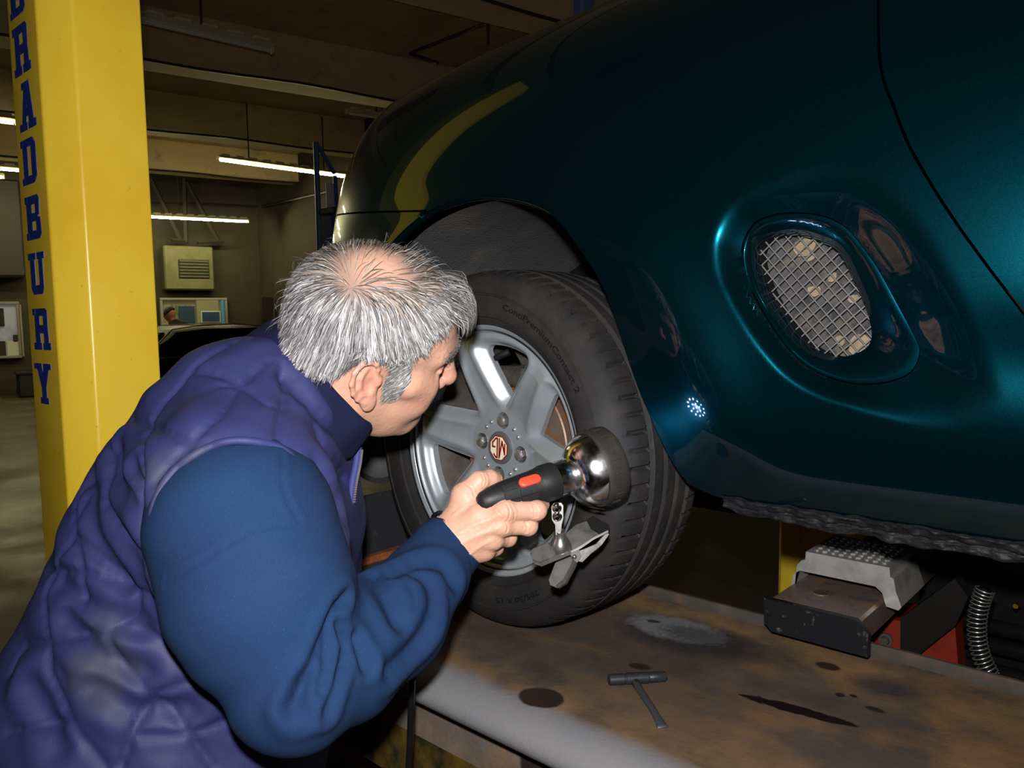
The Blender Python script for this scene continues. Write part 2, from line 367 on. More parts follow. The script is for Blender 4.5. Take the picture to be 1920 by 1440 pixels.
LET = {  # strokes as quads / polygons in a 1 x 1.0 box (x right, y up)
 'B': [[(0, 0), (.36, 0), (.36, 1), (0, 1)], [(.30, .8), (.8, .8), (.92, .9), (.8, 1), (.30, 1)], [(.30, .41), (.75, .41), (.8, .6), (.30, .6)], [(.30, 0), (.82, 0), (.95, .1), (.8, .2), (.30, .2)], [(.62, .5), (.88, .55), (.92, .9), (.62, .9)], [(.64, .1), (.97, .1), (.93, .48), (.64, .52)], [(-.08, 0), (.1, 0), (.1, .16), (-.08, .16)], [(-.08, .84), (.1, .84), (.1, 1), (-.08, 1)]],
 'R': [[(.02, 0), (.36, 0), (.36, 1), (.02, 1)], [(.30, .82), (.8, .82), (.92, .92), (.8, 1), (.30, 1)], [(.30, .40), (.9, .40), (.86, .6), (.30, .6)], [(.62, .45), (.9, .45), (.92, .92), (.62, .92)], [(.62, 0), (.95, 0), (.92, .45), (.62, .45)], [(-.1, 0), (.44, 0), (.44, .17), (-.1, .17)], [(.54, 0), (1.06, 0), (1.06, .17), (.54, .17)], [(-.1, .84), (.1, .84), (.1, 1), (-.1, 1)]],
 'A': [[(.06, 0), (.36, 0), (.62, 1), (.36, 1)], [(.62, 0), (.96, 0), (.7, 1), (.42, 1)], [(.26, .28), (.76, .28), (.7, .46), (.3, .46)], [(-.08, 0), (.46, 0), (.46, .16), (-.08, .16)], [(.54, 0), (1.08, 0), (1.08, .16), (.54, .16)], [(.2, .86), (.6, .86), (.6, 1), (.2, 1)]],
 'D': [[(.04, 0), (.36, 0), (.36, 1), (.04, 1)], [(.3, .82), (.76, .82), (.93, .86), (.76, 1), (.3, 1)], [(.3, 0), (.76, 0), (.93, .14), (.76, .18), (.3, .18)], [(.62, .1), (.95, .14), (.95, .86), (.62, .9)], [(-.08, 0), (.1, 0), (.1, .16), (-.08, .16)], [(-.08, .84), (.1, .84), (.1, 1), (-.08, 1)]],
 'U': [[(.06, .15), (.38, .12), (.38, 1), (.06, 1)], [(.66, .12), (.94, .15), (.94, 1), (.66, 1)], [(.06, .16), (.18, 0), (.82, 0), (.94, .16), (.66, .22), (.38, .22)], [(-.06, .84), (.48, .84), (.48, 1), (-.06, 1)], [(.56, .84), (1.06, .84), (1.06, 1), (.56, 1)]],
 'Y': [[(.36, .12), (.68, .12), (.68, .5), (.36, .5)], [(.04, 1), (.4, 1), (.68, .48), (.36, .42)], [(.64, 1), (.98, 1), (.68, .42), (.4, .5)], [(.24, 0), (.8, 0), (.8, .16), (.24, .16)], [(-.08, .86), (.46, .86), (.46, 1), (-.08, 1)], [(.56, .86), (1.08, .86), (1.08, 1), (.56, 1)]]}
def lug(a, b): return (on_y(a[0], a[1], YB), on_y(b[0], b[1], YB))
for ch, x0, y0, x1, y1 in (('B', 19, -48, 49, 29), ('R', 27, 42, 58, 139), ('A', 36, 150, 68, 243), ('D', 43, 257, 72, 345), ('B', 50, 365, 81, 449), ('U', 56, 473, 86, 552), ('R', 64, 578, 97, 656), ('Y', 69, 682, 98, 757)):
    cx = (on_y((x0+x1)/2, (y0+y1)/2, YB)); zt = on_y((x0+x1)/2, y0, YB)[2]; zb = on_y((x0+x1)/2, y1, YB)[2]
    hgt = zt-zb; wid = .084
    mb = MB()
    for k, st in enumerate(LET[ch]):
        mb.prism([((x-.5)*wid, (y-.5)*hgt) for x, y in st], (cx[0]-.004, YB, (zt+zb)/2), (1, 0, 0), (0, 0, 1), (0, -1, 0), .0009+.00004*k, -.002)
    lo = mb.build('letter', M_lblu, colm); lo['label'] = 'blue slab serif letter %s' % ch

# ---- runway platform
def plat_mat():
    m = bpy.data.materials.new('rusty_steel_plate'); m.use_nodes = True; nt = m.node_tree; L = nt.links; b = nt.nodes['Principled BSDF']
    g = nt.nodes.new('ShaderNodeNewGeometry'); pos = g.outputs['Position']
    def noise(sc, det=6, stretch=(1, 1, 1), rough=.6):
        mp = nt.nodes.new('ShaderNodeMapping'); mp.inputs['Scale'].default_value = stretch; L.new(pos, mp.inputs['Vector'])
        n = nt.nodes.new('ShaderNodeTexNoise'); n.inputs['Scale'].default_value = sc; n.inputs['Detail'].default_value = det; n.inputs['Roughness'].default_value = rough
        L.new(mp.outputs[0], n.inputs['Vector']); return n.outputs['Fac']
    def rng(x, a, b_, lo=0, hi=1):
        r = nt.nodes.new('ShaderNodeMapRange'); r.inputs[1].default_value = a; r.inputs[2].default_value = b_; r.inputs[3].default_value = lo; r.inputs[4].default_value = hi; L.new(x, r.inputs[0]); return r.outputs[0]
    def mix(f, A, B):
        x = nt.nodes.new('ShaderNodeMix'); x.data_type = 'RGBA'; L.new(f, x.inputs['Factor'])
        for k, v in (('A', A), ('B', B)):
            if isinstance(v, tuple): x.inputs[k].default_value = (*v, 1)
            else: L.new(v, x.inputs[k])
        return x.outputs['Result']
    def math_(op, a, b_=None):
        x = nt.nodes.new('ShaderNodeMath'); x.operation = op
        for i, v in enumerate((a, b_)):
            if v is None: continue
            if isinstance(v, (int, float)): x.inputs[i].default_value = v
            else: L.new(v, x.inputs[i])
        return x.outputs[0]
    sep = nt.nodes.new('ShaderNodeSeparateXYZ'); L.new(pos, sep.inputs[0])
    c = mix(rng(noise(7), .35, .65), (.047, .037, .031), (.085, .062, .047))
    c = mix(rng(noise(11, 7, (.5, 1.6, 1)), .5, .75), c, (.115, .068, .034))
    # brighter worn / rusty band along the near and the far side
    yb = math_('ABSOLUTE', math_('ADD', sep.outputs[1], -.045))
    band = math_('MULTIPLY', rng(yb, .07, .19), rng(noise(9, 7), .38, .62))
    c = mix(math_('MULTIPLY', band, .9), c, (.20, .125, .058))
    rb = math_('MULTIPLY', rng(sep.outputs[0], .28, .6), rng(noise(6, 8), .44, .66)); c = mix(math_('MULTIPLY', rb, .75), c, (.235, .125, .048))
    # grey rubbed lip along the near edge
    c = mix(math_('MULTIPLY', rng(math_('ADD', sep.outputs[1], math_('MULTIPLY', noise(14), .03)), -.118, -.142), .9), c, (.17, .175, .19))
    def spot(cx, cy, rx, ry, ang, col, c, soft=.25, wob=.5, sc=60):
        dx = math_('ADD', sep.outputs[0], -cx); dy = math_('ADD', sep.outputs[1], -cy)
        X = math_('ADD', math_('MULTIPLY', dx, cos(ang)/rx), math_('MULTIPLY', dy, sin(ang)/rx))
        Y = math_('ADD', math_('MULTIPLY', dx, -sin(ang)/ry), math_('MULTIPLY', dy, cos(ang)/ry))
        d = math_('SQRT', math_('ADD', math_('POWER', X, 2.0), math_('POWER', Y, 2.0)))
        d = math_('ADD', d, math_('MULTIPLY', math_('ADD', noise(sc, 5), -.5), wob*2))
        return mix(rng(d, 1.0+soft/2, 1.0-soft/2), c, col)
    for s in SPOTS: c = spot(s[0], s[1], s[2], s[3], s[4], s[5], c, s[6], s[7], s[8])
    c = mix(rng(noise(220, 3), .72, .8), c, (.2, .17, .13))
    L.new(c, b.inputs['Base Color'])
    L.new(rng(noise(10), .3, .7, .42, .7), b.inputs['Roughness']); b.inputs['Metallic'].default_value = .0; _set(b, 'Specular IOR Level', .25)
    bp = nt.nodes.new('ShaderNodeBump'); bp.inputs['Strength'].default_value = .35; bp.inputs['Distance'].default_value = .002
    L.new(noise(120, 5), bp.inputs['Height']); L.new(bp.outputs[0], b.inputs['Normal'])
    return m
def gz(px, py): p = on_z(px, py, 1.0); return float(p[0]), float(p[1])
def sp(px, py, rx, ry, ang, col, soft=.25, wob=.4, sc=60): a, b = gz(px, py); return (a, b, rx, ry, ang, col, soft, wob, sc)
def spl(A, B, w, col, soft, wob, sc):
    a = gz(*A); b = gz(*B); L_ = math.hypot(b[0]-a[0], b[1]-a[1]); return ((a[0]+b[0])/2, (a[1]+b[1])/2, L_/2, w, math.atan2(b[1]-a[1], b[0]-a[0]), col, soft, wob, sc)
SPOTS = [sp(1290, 1195, .115, .062, .1, (.03, .026, .025), .5, .3, 25), sp(1265, 1178, .075, .042, .15, (.135, .135, .145), .35, .5, 34), sp(1300, 1190, .05, .03, .2, (.06, .06, .065), .6, .9, 120), sp(1225, 1165, .012, .006, .2, (.03, .03, .03), .5, .8, 150),
         sp(1015, 1308, .032, .026, .2, (.022, .014, .012), .15, .12, 40), sp(1552, 1249, .017, .012, 0, (.025, .015, .012), .3, .1, 40),
         spl((1400, 1305), (1600, 1360), .0115, (.008, .003, .002), .2, .6, 38), spl((1385, 1302), (1460, 1320), .004, (.008, .003, .002), .2, .5, 60), spl((1540, 1345), (1608, 1362), .005, (.008, .003, .002), .2, .5, 60), sp(1200, 1250, .016, .01, .3, (.02, .015, .013), .3, .2, 50), sp(1575, 1303, .006, .006, 0, (.015, .01, .01), .3, .1, 50), sp(1600, 1305, .005, .004, 0, (.015, .01, .01), .3, .1, 50),
         sp(1660, 1290, .04, .03, 0, (.045, .036, .032), .9, .4, 40), sp(1640, 1330, .012, .006, 0, (.02, .012, .01), .5, .3, 60)]
M_plat = plat_mat()
PX0, PX1 = -.68, 1.9; PYN, PYF = -.155, .288
lift = thing('lift_runway', 'rust stained steel lift runway the car wheel stands on', 'lift platform', (.5, .05, 0))
# section: flat deck, rounded near lip turning down, far edge
sec = [(PYF, .86), (PYF, 1.0-.004), (PYF-.004, 1.0)]+[(y, 1.0) for y in np.linspace(PYF-.02, PYN, 24)]
for k in range(1, 19):
    a = radians(10*k); sec.append((PYN-.046*sin(a), 1.0-.028*(1-cos(a))))
sec += [(PYN+.015, .944), (PYN+.015, .86)]
xs = np.linspace(PX0, PX1, 90); V = [(x, y, z) for x in xs for (y, z) in sec]; n = len(sec)
F = [(i*n+k, i*n+k+1, (i+1)*n+k+1, (i+1)*n+k) for i in range(len(xs)-1) for k in range(n-1)]
F += [tuple(range(n)), tuple((len(xs)-1)*n+k for k in range(n))][::-1]
F += [(i*n+n-1, i*n, (i+1)*n, (i+1)*n+n-1) for i in range(len(xs)-1)]
make('deck', V, F, M_plat, lift, angle=40)
M_ysoil = mat('soiled_yellow', (.10, .062, .008), .6, spec=.2, noise=(20, (.02, .015, .008), .4, .6))
MB().box((.6, -.128, .85), (2.4, .02, .17), None, .004).build('side_rail', M_ysoil, lift)
# angle strip along the far edge
M_edge = mat('grimy_steel', (.05, .045, .04), .6, spec=.2, noise=(25, (.09, .06, .04), .45, .7), bump=(60, .2, .002))
MB().box((.75, .296, .985), (2.1, .012, .06), None, .003).build('edge_strip', M_edge, lift)
MB().box((.9, .340, .965), (1.9, .075, .012), None, .002).build('inner_flange', M_edge, lift)
for x in (-.6, 1.7): MB().box((x, .05, .43), (.18, .3, .86), None, .01).build('cross_leg', M_ysoil, lift)
# front wheel stop across the runway
M_stop = mat('dark_grey_paint', (.022, .023, .028), .55, spec=.2, noise=(30, (.07, .07, .075), .6, .8), bump=(40, .1, .002))
M_rusty = mat('orange_rust', (.30, .085, .015), .75, noise=(40, (.12, .04, .015), .4, .65), bump=(120, .4, .003))
a0 = on_z(660, 1055, 1.015); sx = float(a0[0])
stp = MB().box((sx-.03, .04, 1.075), (.012, .44, .125), np.array([[cos(-.15), 0, sin(-.15)], [0, 1, 0], [-sin(-.15), 0, cos(-.15)]]), .003).build('wheel_stop', M_stop, lift)
MB().box((sx-.008, .04, 1.008), (.022, .44, .016), None, .003).build('stop_hinge', M_rusty, lift)

# ---- jacking beam arm with aluminium pad
M_black = mat('chipped_black_paint', (.008, .008, .010), .4, spec=.2, noise=(55, (.09, .075, .06), .62, .72, 5), bump=(70, .25, .002))
M_brownst = mat('rusty_arm_top', (.12, .09, .075), .42, metal=.3, noise=(16, (.23, .125, .05), .5, .75), noise2=(45, (.06, .05, .045), .55, .7), bump=(90, .25, .002))
M_alu = mat('cast_aluminium', (.50, .49, .47), .42, metal=.75, noise=(22, (.3, .28, .25), .5, .75), bump=(90, .25, .0015))
jb = thing('jacking_beam', 'black steel jacking beam arm with a hole beneath the car sill', 'jack', (.5, .5, .9))
# bracket: front plate y = yf, from px (1439,1119)-(1629,1227)
yf = .235
fx0 = on_y(1439, 1120, yf); fx1 = on_y(1610, 1156, yf); fb0 = on_y(1439, 1176, yf); fb1 = on_y(1633, 1228, yf); fx2 = on_y(1633, 1178, yf)
zt = (fx0[2]+fx1[2])/2; zb = (fb0[2]+fb1[2])/2; L0 = fx0[0]; L1 = fx2[0]
pl = [(L0, zb+.012), (L0, zt), (fx1[0], zt), (L1, zt-.018), (L1, zb), (L0+.012, zb)]
MB().prism([(x, z) for x, z in pl], (0, yf, 0), (1, 0, 0), (0, 0, 1), (0, -1, 0), .012, 0).build('end_plate', M_black, jb)
arm = MB(); w0, w1 = L0+.004, fx1[0]+.004
arm.box(((w0+w1)/2, yf+.45, (zt+zb)/2+.002), (w1-w0, .9, zt-zb-.006), None, .004); arm.build('arm', M_brownst, jb, angle=30)
hx = on_z(1540, 1112, zt-.001)
MB().lathe([(0, .0135), (.0012, .0135), (.0012, .0105), (-.003, .0105)], (hx[0], hx[1], zt-.001), (0, 0, 1), 28).build('hole_collar', M_brownst, jb, smooth=True)
MB().lathe([(0, 0.0001), (0, .0106)], (hx[0], hx[1], zt+.0004), (0, 0, 1), 28).build('hole', mat('hole_shade_disc', (.02, .015, .012), .8), jb)  # flat dark disc, the shade inside the hole is its colour
# aluminium saddle over the arm
yp = yf+.085
t0 = on_y(1510, 1034, yp); t1 = on_y(1668, 1064, yp); bl = on_y(1489, 1098, yp); brt = on_y(1690, 1146, yp)
q0 = on_y(1500, 1084, yp); q1 = on_y(1674, 1120, yp)
ztp = t0[2]; xm = [bl[0], t0[0], t1[0], brt[0]]
zs = zt+.002
prof = [(xm[0], zt-.015), (xm[0]+.004, zs+.028), (xm[1]-.006, ztp-.016), (xm[1], ztp-.014), (xm[1]+.001, ztp), (xm[2], ztp), (xm[2]+.001, ztp-.014), (xm[2]+.006, ztp-.016), (xm[3]-.008, zs+.018), (xm[3], brt[2]+.006), (xm[3]-.004, brt[2]), (w1+.008, brt[2]+.002), (w1+.002, zs+.012), (w1-.008, zs+.02), (w0+.012, zs+.02), (w0+.002, zs+.012), (w0-.004, zt-.015)]
pad = thing('jack_pad', 'cast aluminium saddle pad with studded top under the car sill', 'jack pad', ((w0+w1)/2, yp+.05, zt))
MB().prism(prof, (0, yp, 0), (1, 0, 0), (0, 0, 1), (0, 1, 0), .125, 0).build('saddle', M_alu, pad)
for i in range(9):
    for j in range(7):
        x = xm[1]+.006+(xm[2]-xm[1]-.012)*(i+.5)/9; y = yp+.008+.108*(j+.5)/7
        MB().box((x, y, ztp), (.0075 if (i+j) % 2 else .0045, .0045 if (i+j) % 2 else .0075, .005), np.array([[cos(.7), -sin(.7), 0], [sin(.7), cos(.7), 0], [0, 0, 1]]), .001).build('stud', M_alu, pad)
# ---- red jack body, black ram, spring hose behind the runway edge
M_red = mat('red_paint', (.16, .012, .003), .6, spec=.2, noise=(18, (.09, .007, .003), .5, .7))
jk = thing('air_jack', 'red and black air jack body behind the runway edge', 'jack', (.55, .62, .7))
def pxprism(name, pts, y, th, m, par):
    P = np.array([on_y(a, b, y)[[0, 2]] for a, b in pts]); return MB().prism(P, (0, y, 0), (1, 0, 0), (0, 0, 1), (0, 1, 0), th, 0).build(name, m, par)
pxprism('red_housing', [(1600, 1150), (1692, 1165), (1692, 1260), (1600, 1240)], .50, .10, M_red, jk)
pxprism('red_gusset', [(1700, 1275), (1712, 1232), (1790, 1168), (1800, 1290)], .53, .05, M_red, jk)
M_post = mat('shaded_black_steel', (.008, .0075, .007), .8, spec=.1)  # near-black colour takes in the shade cast by arm and pad
pxprism('dark_post', [(1688, 1160), (1790, 1085), (1815, 1120), (1792, 1172), (1712, 1236), (1700, 1290), (1688, 1290)], .49, .03, M_post, jk)
bx = on_y(1658, 1202, .49)
MB().lathe([(0, .0001), (0, .007), (.008, .008), (.008, .012), (.014, .012)], (float(bx[0]), .487, float(bx[2])), (0, 1, 0), 8).build('bolt', M_edge, jk)
M_blk = mat('black_plastic', (.006, .006, .007), .3, spec=.25, bump=(40, .1, .002))
for py in (1175, 1210, 1258):
    A = on_y(1860, py, .62); MB().tube([(float(A[0])-.08, .62, float(A[2])), (float(A[0])+.1, .62, float(A[2])), (float(A[0])+.35, .62, float(A[2]))], .014, 12).build('ram_rod', M_blk, jk, smooth=True)
A = on_y(1850, 1200, .66); MB().box((float(A[0])+.1, .70, .98), (.45, .05, .35), None, .01).build('back_plate', M_blk, jk)
br_ = on_y(1904, 1137, .55); MB().lathe([(0, .0001), (0, .004), (.012, .004)], (float(br_[0]), .55, float(br_[2])), (0, 1, 0), 10).build('brass_fitting', mat('brass', (.6, .4, .12), .3, metal=1), jk)
# spring hose
hs = thing('spring_hose', 'air hose inside a wire coil spring hanging behind the runway edge', 'hose', on_y(1865, 1260, .42))
axis_px = bez([(1848, 1104), (1838, 1130), (1832, 1165), (1833, 1200), (1842, 1235), (1858, 1268)], 40)
AX = np.array([on_y(a, b, .415) for a, b in axis_px])
MB().tube(AX[::8], .0085, 12).build('hose', M_blk, hs, smooth=True)
tt = np.linspace(0, len(AX)-1.001, 1500); i0 = tt.astype(int); fr = (tt-i0)[:, None]; cen = AX[i0]*(1-fr)+AX[np.minimum(i0+1, len(AX)-1)]*fr
tg = np.gradient(cen, axis=0); tg /= np.linalg.norm(tg, axis=1)[:, None]; e1 = np.cross(tg, [0, 1, 0]); e1 /= np.linalg.norm(e1, axis=1)[:, None]; e2 = np.cross(tg, e1)
ph = tt/len(AX)*2*pi*21; rr = .0128
helix = cen+rr*(np.cos(ph)[:, None]*e1+np.sin(ph)[:, None]*e2)
MB().tube(helix, .0011, 5).build('coil', mat('spring_wire', (.55, .55, .5), .3, metal=.9), hs, smooth=True)
# hose tail on the inner flange
e = AX[-1]; MB().tube(bez([e, e+[.015, -.01, .004], e+[.04, -.01, .004], e+[.2, -.01, .006]], 6), .007, 10).build('hose_tail', M_blk, hs, smooth=True)
# second yellow column of the lift seen under the car
c2 = thing('lift_column', 'yellow lift column glimpsed under the car sill', 'lift column', (-.4, 1.75, 0))
a = on_y(1458, 1040, 1.62); b = on_y(1540, 1040, 1.62)
MB().box(((a[0]+b[0])/2+.06, 1.72, 1.3), (b[0]-a[0]+.12, .2, 2.6), None, .012).build('post', M_yel, c2)
MB().box((a[0]+.075, 1.612, 1.3), (.012, .02, 2.5), None, .002).build('guide_rib', M_yel, c2)
# ---- far runway of the lift
lift2 = thing('lift_runway', 'second runway of the lift on the far side under the car', 'lift platform', (.4, 1.5, 0))
MB().box((.4, 1.5, .95), (2.8, .46, .1), None, .01).build('deck', M_edge, lift2)
# hanging cord in front of the dark gap, below the elbow
mb = MB(); P = [at(773, 1270, 1.0), at(771, 1330, 1.01), at(769, 1390, 1.02), at(767, 1470, 1.03)]
P = [np.array(p) for p in P]; P.append(P[-1]+np.array([0, 0, -.2])); 
mb.tube(bez(P, 8), .0045, 8)
tag(mb.build('hanging_cord', M_blk, smooth=True), 'thin dark cord hanging down beside the runway edge', 'cord')
# ================================================================ the green car
# ---- car body surface: x rearwards, y inboard (car centre at YCEN), z up; v runs from the sill up over the wing to the bonnet centre
ZB, ZM, YCEN, NOSE = 1.262, 1.56, .80, -.8888
def sstep(a, b, x): t = np.clip((x-a)/(b-a), 0, 1); return t*t*(3-2*t)
def plan(x):                       # inset of the side towards the nose
    t = np.clip((-.02-x)/(-.02-NOSE), 0, 1); return (YCEN-.0)*(1-np.sqrt(np.clip(1-t**3.0, 0, 1)))
def crest(x):                      # bonnet height on the centre line
    return np.interp(x, CX, CZ)
_cx = np.array([-.82, -.74, -.66, -.56, -.45, -.3, -.1, .1, .4, .8, 1.4])
_cz = np.array([1.7529, 1.8369, 1.9161, 1.9773, 1.9941, 1.9917, 2.0096, 2.0238, 2.0288, 2.045, 2.055])
CX = np.linspace(-.82, 1.4, 200); CZ = np.interp(CX, _cx, _cz)
for _ in range(30): CZ[1:-1] = (CZ[:-2]+CZ[1:-1]*2+CZ[2:])/4
VC = (.540, 1.528)                 # vent centre (x,z)
VENT_OUT = [(1383,470),(1405,420),(1445,401),(1490,397),(1535,402),(1572,418),(1600,445),(1640,500),(1680,575),(1712,640),(1717,665),(1705,695),(1680,712),(1640,722),(1590,722),(1540,708),(1500,685),(1470,655),(1435,605),(1400,540)]
VENT_IN = [(1421,470),(1432,452),(1460,443),(1500,443),(1540,455),(1570,475),(1600,530),(1622,580),(1632,620),(1628,645),(1610,660),(1580,669),(1555,668),(1520,650),(1490,620),(1450,560),(1428,510)]
def poly_rho(x, z, P):
    """radial coordinate: 1 on the closed outline P (x,z) around VC"""
    a = np.arctan2(P[:, 1]-VC[1], P[:, 0]-VC[0]); r = np.hypot(P[:, 0]-VC[0], P[:, 1]-VC[1]); o = np.argsort(a); a = a[o]; r = r[o]
    a = np.concatenate([a-2*pi, a, a+2*pi]); r = np.concatenate([r]*3)
    th = np.arctan2(z-VC[1], x-VC[0]); return np.hypot(x-VC[0], z-VC[1])/np.interp(th, a, r)
def side_off(x, z):
    """relief of the flank: tuck under, arch flare, scoop around the vent, feature line"""
    y = .055*np.clip((ZM-.06-z)/(ZM-.06-ZB), 0, 1)**2.2
    # flare around the wheel arch
    d = np.hypot(x, z-1.30); y = y-.016*np.exp(-((d-.41)/.06)**2)*sstep(1.28, 1.40, z)
    # scoop: the flank dips towards the vent, sharply in front and below, softly behind
    rho = poly_rho(x, z, VOUT)
    th = np.arctan2(z-VC[1], x-VC[0])
    wdt = .26+.85*sstep(-.3, 1.0, np.cos(th-.45))
    dip = 1-sstep(1-wdt*.25, 1+wdt, rho)
    y = y+.024*dip
    # feature line running back from under the vent
    zl = 1.405-.02*(x-.6)
    y = y+.010*sstep(.5, .75, x)*np.exp(-((z-zl-.055)/.05)**2)
    return y
def body(x, v):
    x = np.asarray(x, float); v = np.asarray(v, float)
    low = v < .5
    y0 = plan(x); zc = crest(x)
    # towards the nose the shoulder comes down
    zm = ZM-.02*sstep(-.2, -.7, x)
    zl = ZB+(zm-ZB)*np.clip(v/.5, 0, 1)
    th = np.clip((v-.5)/.38, 0, 1)*pi/2; n = 2/2.2; rw = np.minimum(.24, (YCEN-y0)*.5); fl = np.clip((v-.88)/.12, 0, 1)
    hi_y = y0+rw*(1-np.cos(th)**n)+(YCEN-y0-rw)*fl; hi_z = zm+(zc-zm)*np.sin(th)**n+.035*sin(0)+.03*np.sin(fl*pi/2)
    z = np.where(low, zl, hi_z); yb = np.where(low, y0, hi_y)
    fade = 1-sstep(ZM+.02, ZM+.2, z)
    y = yb+side_off(x, z)*np.where(low, 1, fade)*(1-sstep(-.25, -.6, x)*.6)
    return np.stack([x+0*y, y, z+0*y], -1)

def flank_y(x, z): return float(plan(np.array(x))+side_off(np.array([x]), np.array([z]))[0])
def to_flank(pxs):
    out = []
    for a, b in pxs:
        y = 0.0
        for _ in range(6): p = on_y(a, b, y); y = .5*y+.5*flank_y(p[0], min(p[2], ZM+.1))
        out.append((p[0], p[2]))
    return np.array(out)
VOUT = np.array([on_y(a, b, .012)[[0, 2]] for a, b in VENT_OUT]); VIN = np.array([on_y(a, b, .04)[[0, 2]] for a, b in VENT_IN])
def closed(P, n=8):
    P = np.vstack([P[-2:], P, P[:2]]); B = bez(P, n); return B[2*n:-2*n-1]
VOUT = closed(VOUT); VIN = closed(VIN)
def paint_mat():
    m = mat('green_metallic_paint', (.0003, .0235, .036), .28, metal=.90, spec=.05, coat=1.0, coat_rough=.025, noise=(900, (.0004, .035, .049), .45, .62, 2))
    nt = m.node_tree; b = nt.nodes['Principled BSDF']
    _set(b, 'Coat IOR', 1.5)
    return m
M_paint = paint_mat()
M_inner = mat('blackout_underbody', (.006, .006, .007), .8, spec=.1)
M_lens = mat('dark_lamp_glass', (.01, .012, .014), .08, coat=1.0)
car = thing('car', 'dark green metallic sports car raised on the lift, front wing towards us', 'car', (.3, .8, 1.0))
_vis = to_flank([(785, 398), (830, 378), (880, 366), (940, 368), (1000, 385), (1045, 417), (1080, 458), (1110, 500), (1133, 545), (1158, 610), (1182, 685), (1200, 735), (1217, 775), (1236, 820), (1255, 858), (1275, 890), (1297, 912)])
ARCH = np.vstack([[(-.40, 1.22), (-.385, 1.30), (-.36, 1.42), (-.32, 1.52), (-.262, 1.602), (-.205, 1.652)], _vis, [(_vis[-1, 0]+.03, _vis[-1, 1]-.010), (_vis[-1, 0]+.08, _vis[-1, 1]-.03), (_vis[-1, 0]+.12, 1.22)]])
ARCH = bez(ARCH, 10)
def in_poly(x, z, P):
    ins = np.zeros(x.shape, bool); n = len(P)
    for i in range(n):
        x1, z1 = P[i]; x2, z2 = P[(i+1) % n]
        if z1 == z2: continue
        c_ = ((z1 > z) != (z2 > z)) & (x < (x2-x1)*(z-z1)/(z2-z1)+x1); ins ^= c_
    return ins
DOOR = bez(to_flank(((1622, -60), (1625, 0), (1640, 120), (1668, 195), (1700, 270), (1750, 355), (1800, 430), (1860, 512), (1920, 590), (1990, 690), (2080, 840))), 8)
DOOR = np.vstack([[(DOOR[0, 0]-.02, 2.3)], DOOR, [(DOOR[-1, 0]+.05, 1.1)]])
def door_x(z): o = np.argsort(DOOR[:, 1]); return np.interp(z, DOOR[o, 1], DOOR[o, 0])
nx, nv = 380, 300
# columns are denser where the photograph shows the flank closely
xs = np.concatenate([NOSE+.0005+(-.45-NOSE)*np.linspace(0, 1, 90)**1.6, np.linspace(-.45, .98, 300)[1:], np.linspace(.98, 1.5, 20)[1:]])
vs = np.concatenate([np.linspace(0, .5, 120), .5+.38*np.linspace(0, 1, 110)[1:]**1.25, np.linspace(.88, 1, 20)[1:]])
GX, GV = np.meshgrid(xs, vs, indexing='ij')
P3 = body(GX, GV); GZ = P3[..., 2]
def seam_b(x): return 1.692+.10*np.clip(-.145-x, 0, 1)
def classify(x, z, v):
    lab = np.zeros(x.shape, int)                      # 0 wing
    lab[x > door_x(z)] = 1                            # door
    lab[(x < -.1) & (z < seam_b(x))] = 2              # bumper
    lab[(v > .80) & (lab != 1)] = 3                   # bonnet
    hl = ((x+.60)/.14)**2+((v-.70)/.085)**2 < 1
    lab[hl & (lab == 0)] = 4
    lab[in_poly(x, z, np.vstack([ARCH, [(0.43, 1.0), (-.385, 1.0)]]))] = -1
    lab[poly_rho(x, z, VOUT) < 1.0] = -1
    return lab
fx = (GX[:-1, :-1]+GX[1:, 1:])/2; fz = (GZ[:-1, :-1]+GZ[1:, 1:])/2; fv = (GV[:-1, :-1]+GV[1:, 1:])/2
FL = classify(fx, fz, fv)
def nearest_on(Pl, q):
    a = Pl[:-1][None]; d = (Pl[1:]-Pl[:-1])[None]; t = np.clip(((q[:, None]-a)*d).sum(2)/((d*d).sum(2)+1e-12), 0, 1)
    pr_ = a+t[..., None]*d; dd = np.hypot(*(pr_-q[:, None]).transpose(2, 0, 1)); k = dd.argmin(1); i = np.arange(len(q)); return pr_[i, k], dd[i, k]
def surf_at(x, z):
    """point on the flank for x,z (any height below the crest), by search along v"""
    lo = np.zeros_like(x); hi = np.full_like(x, .86)
    for _ in range(40):
        mid = (lo+hi)/2; zz = body(x, mid)[..., 2]; up = zz < z; lo = np.where(up, mid, lo); hi = np.where(up, hi, mid)
    return body(x, (lo+hi)/2)
names = {0: 'front_wing', 1: 'door', 2: 'front_bumper', 3: 'bonnet', 4: 'headlamp'}
VOUTC = np.vstack([VOUT, VOUT[:1]])
bseam = np.array([(x, seam_b(x)) for x in np.linspace(-.88, -.10, 60)])
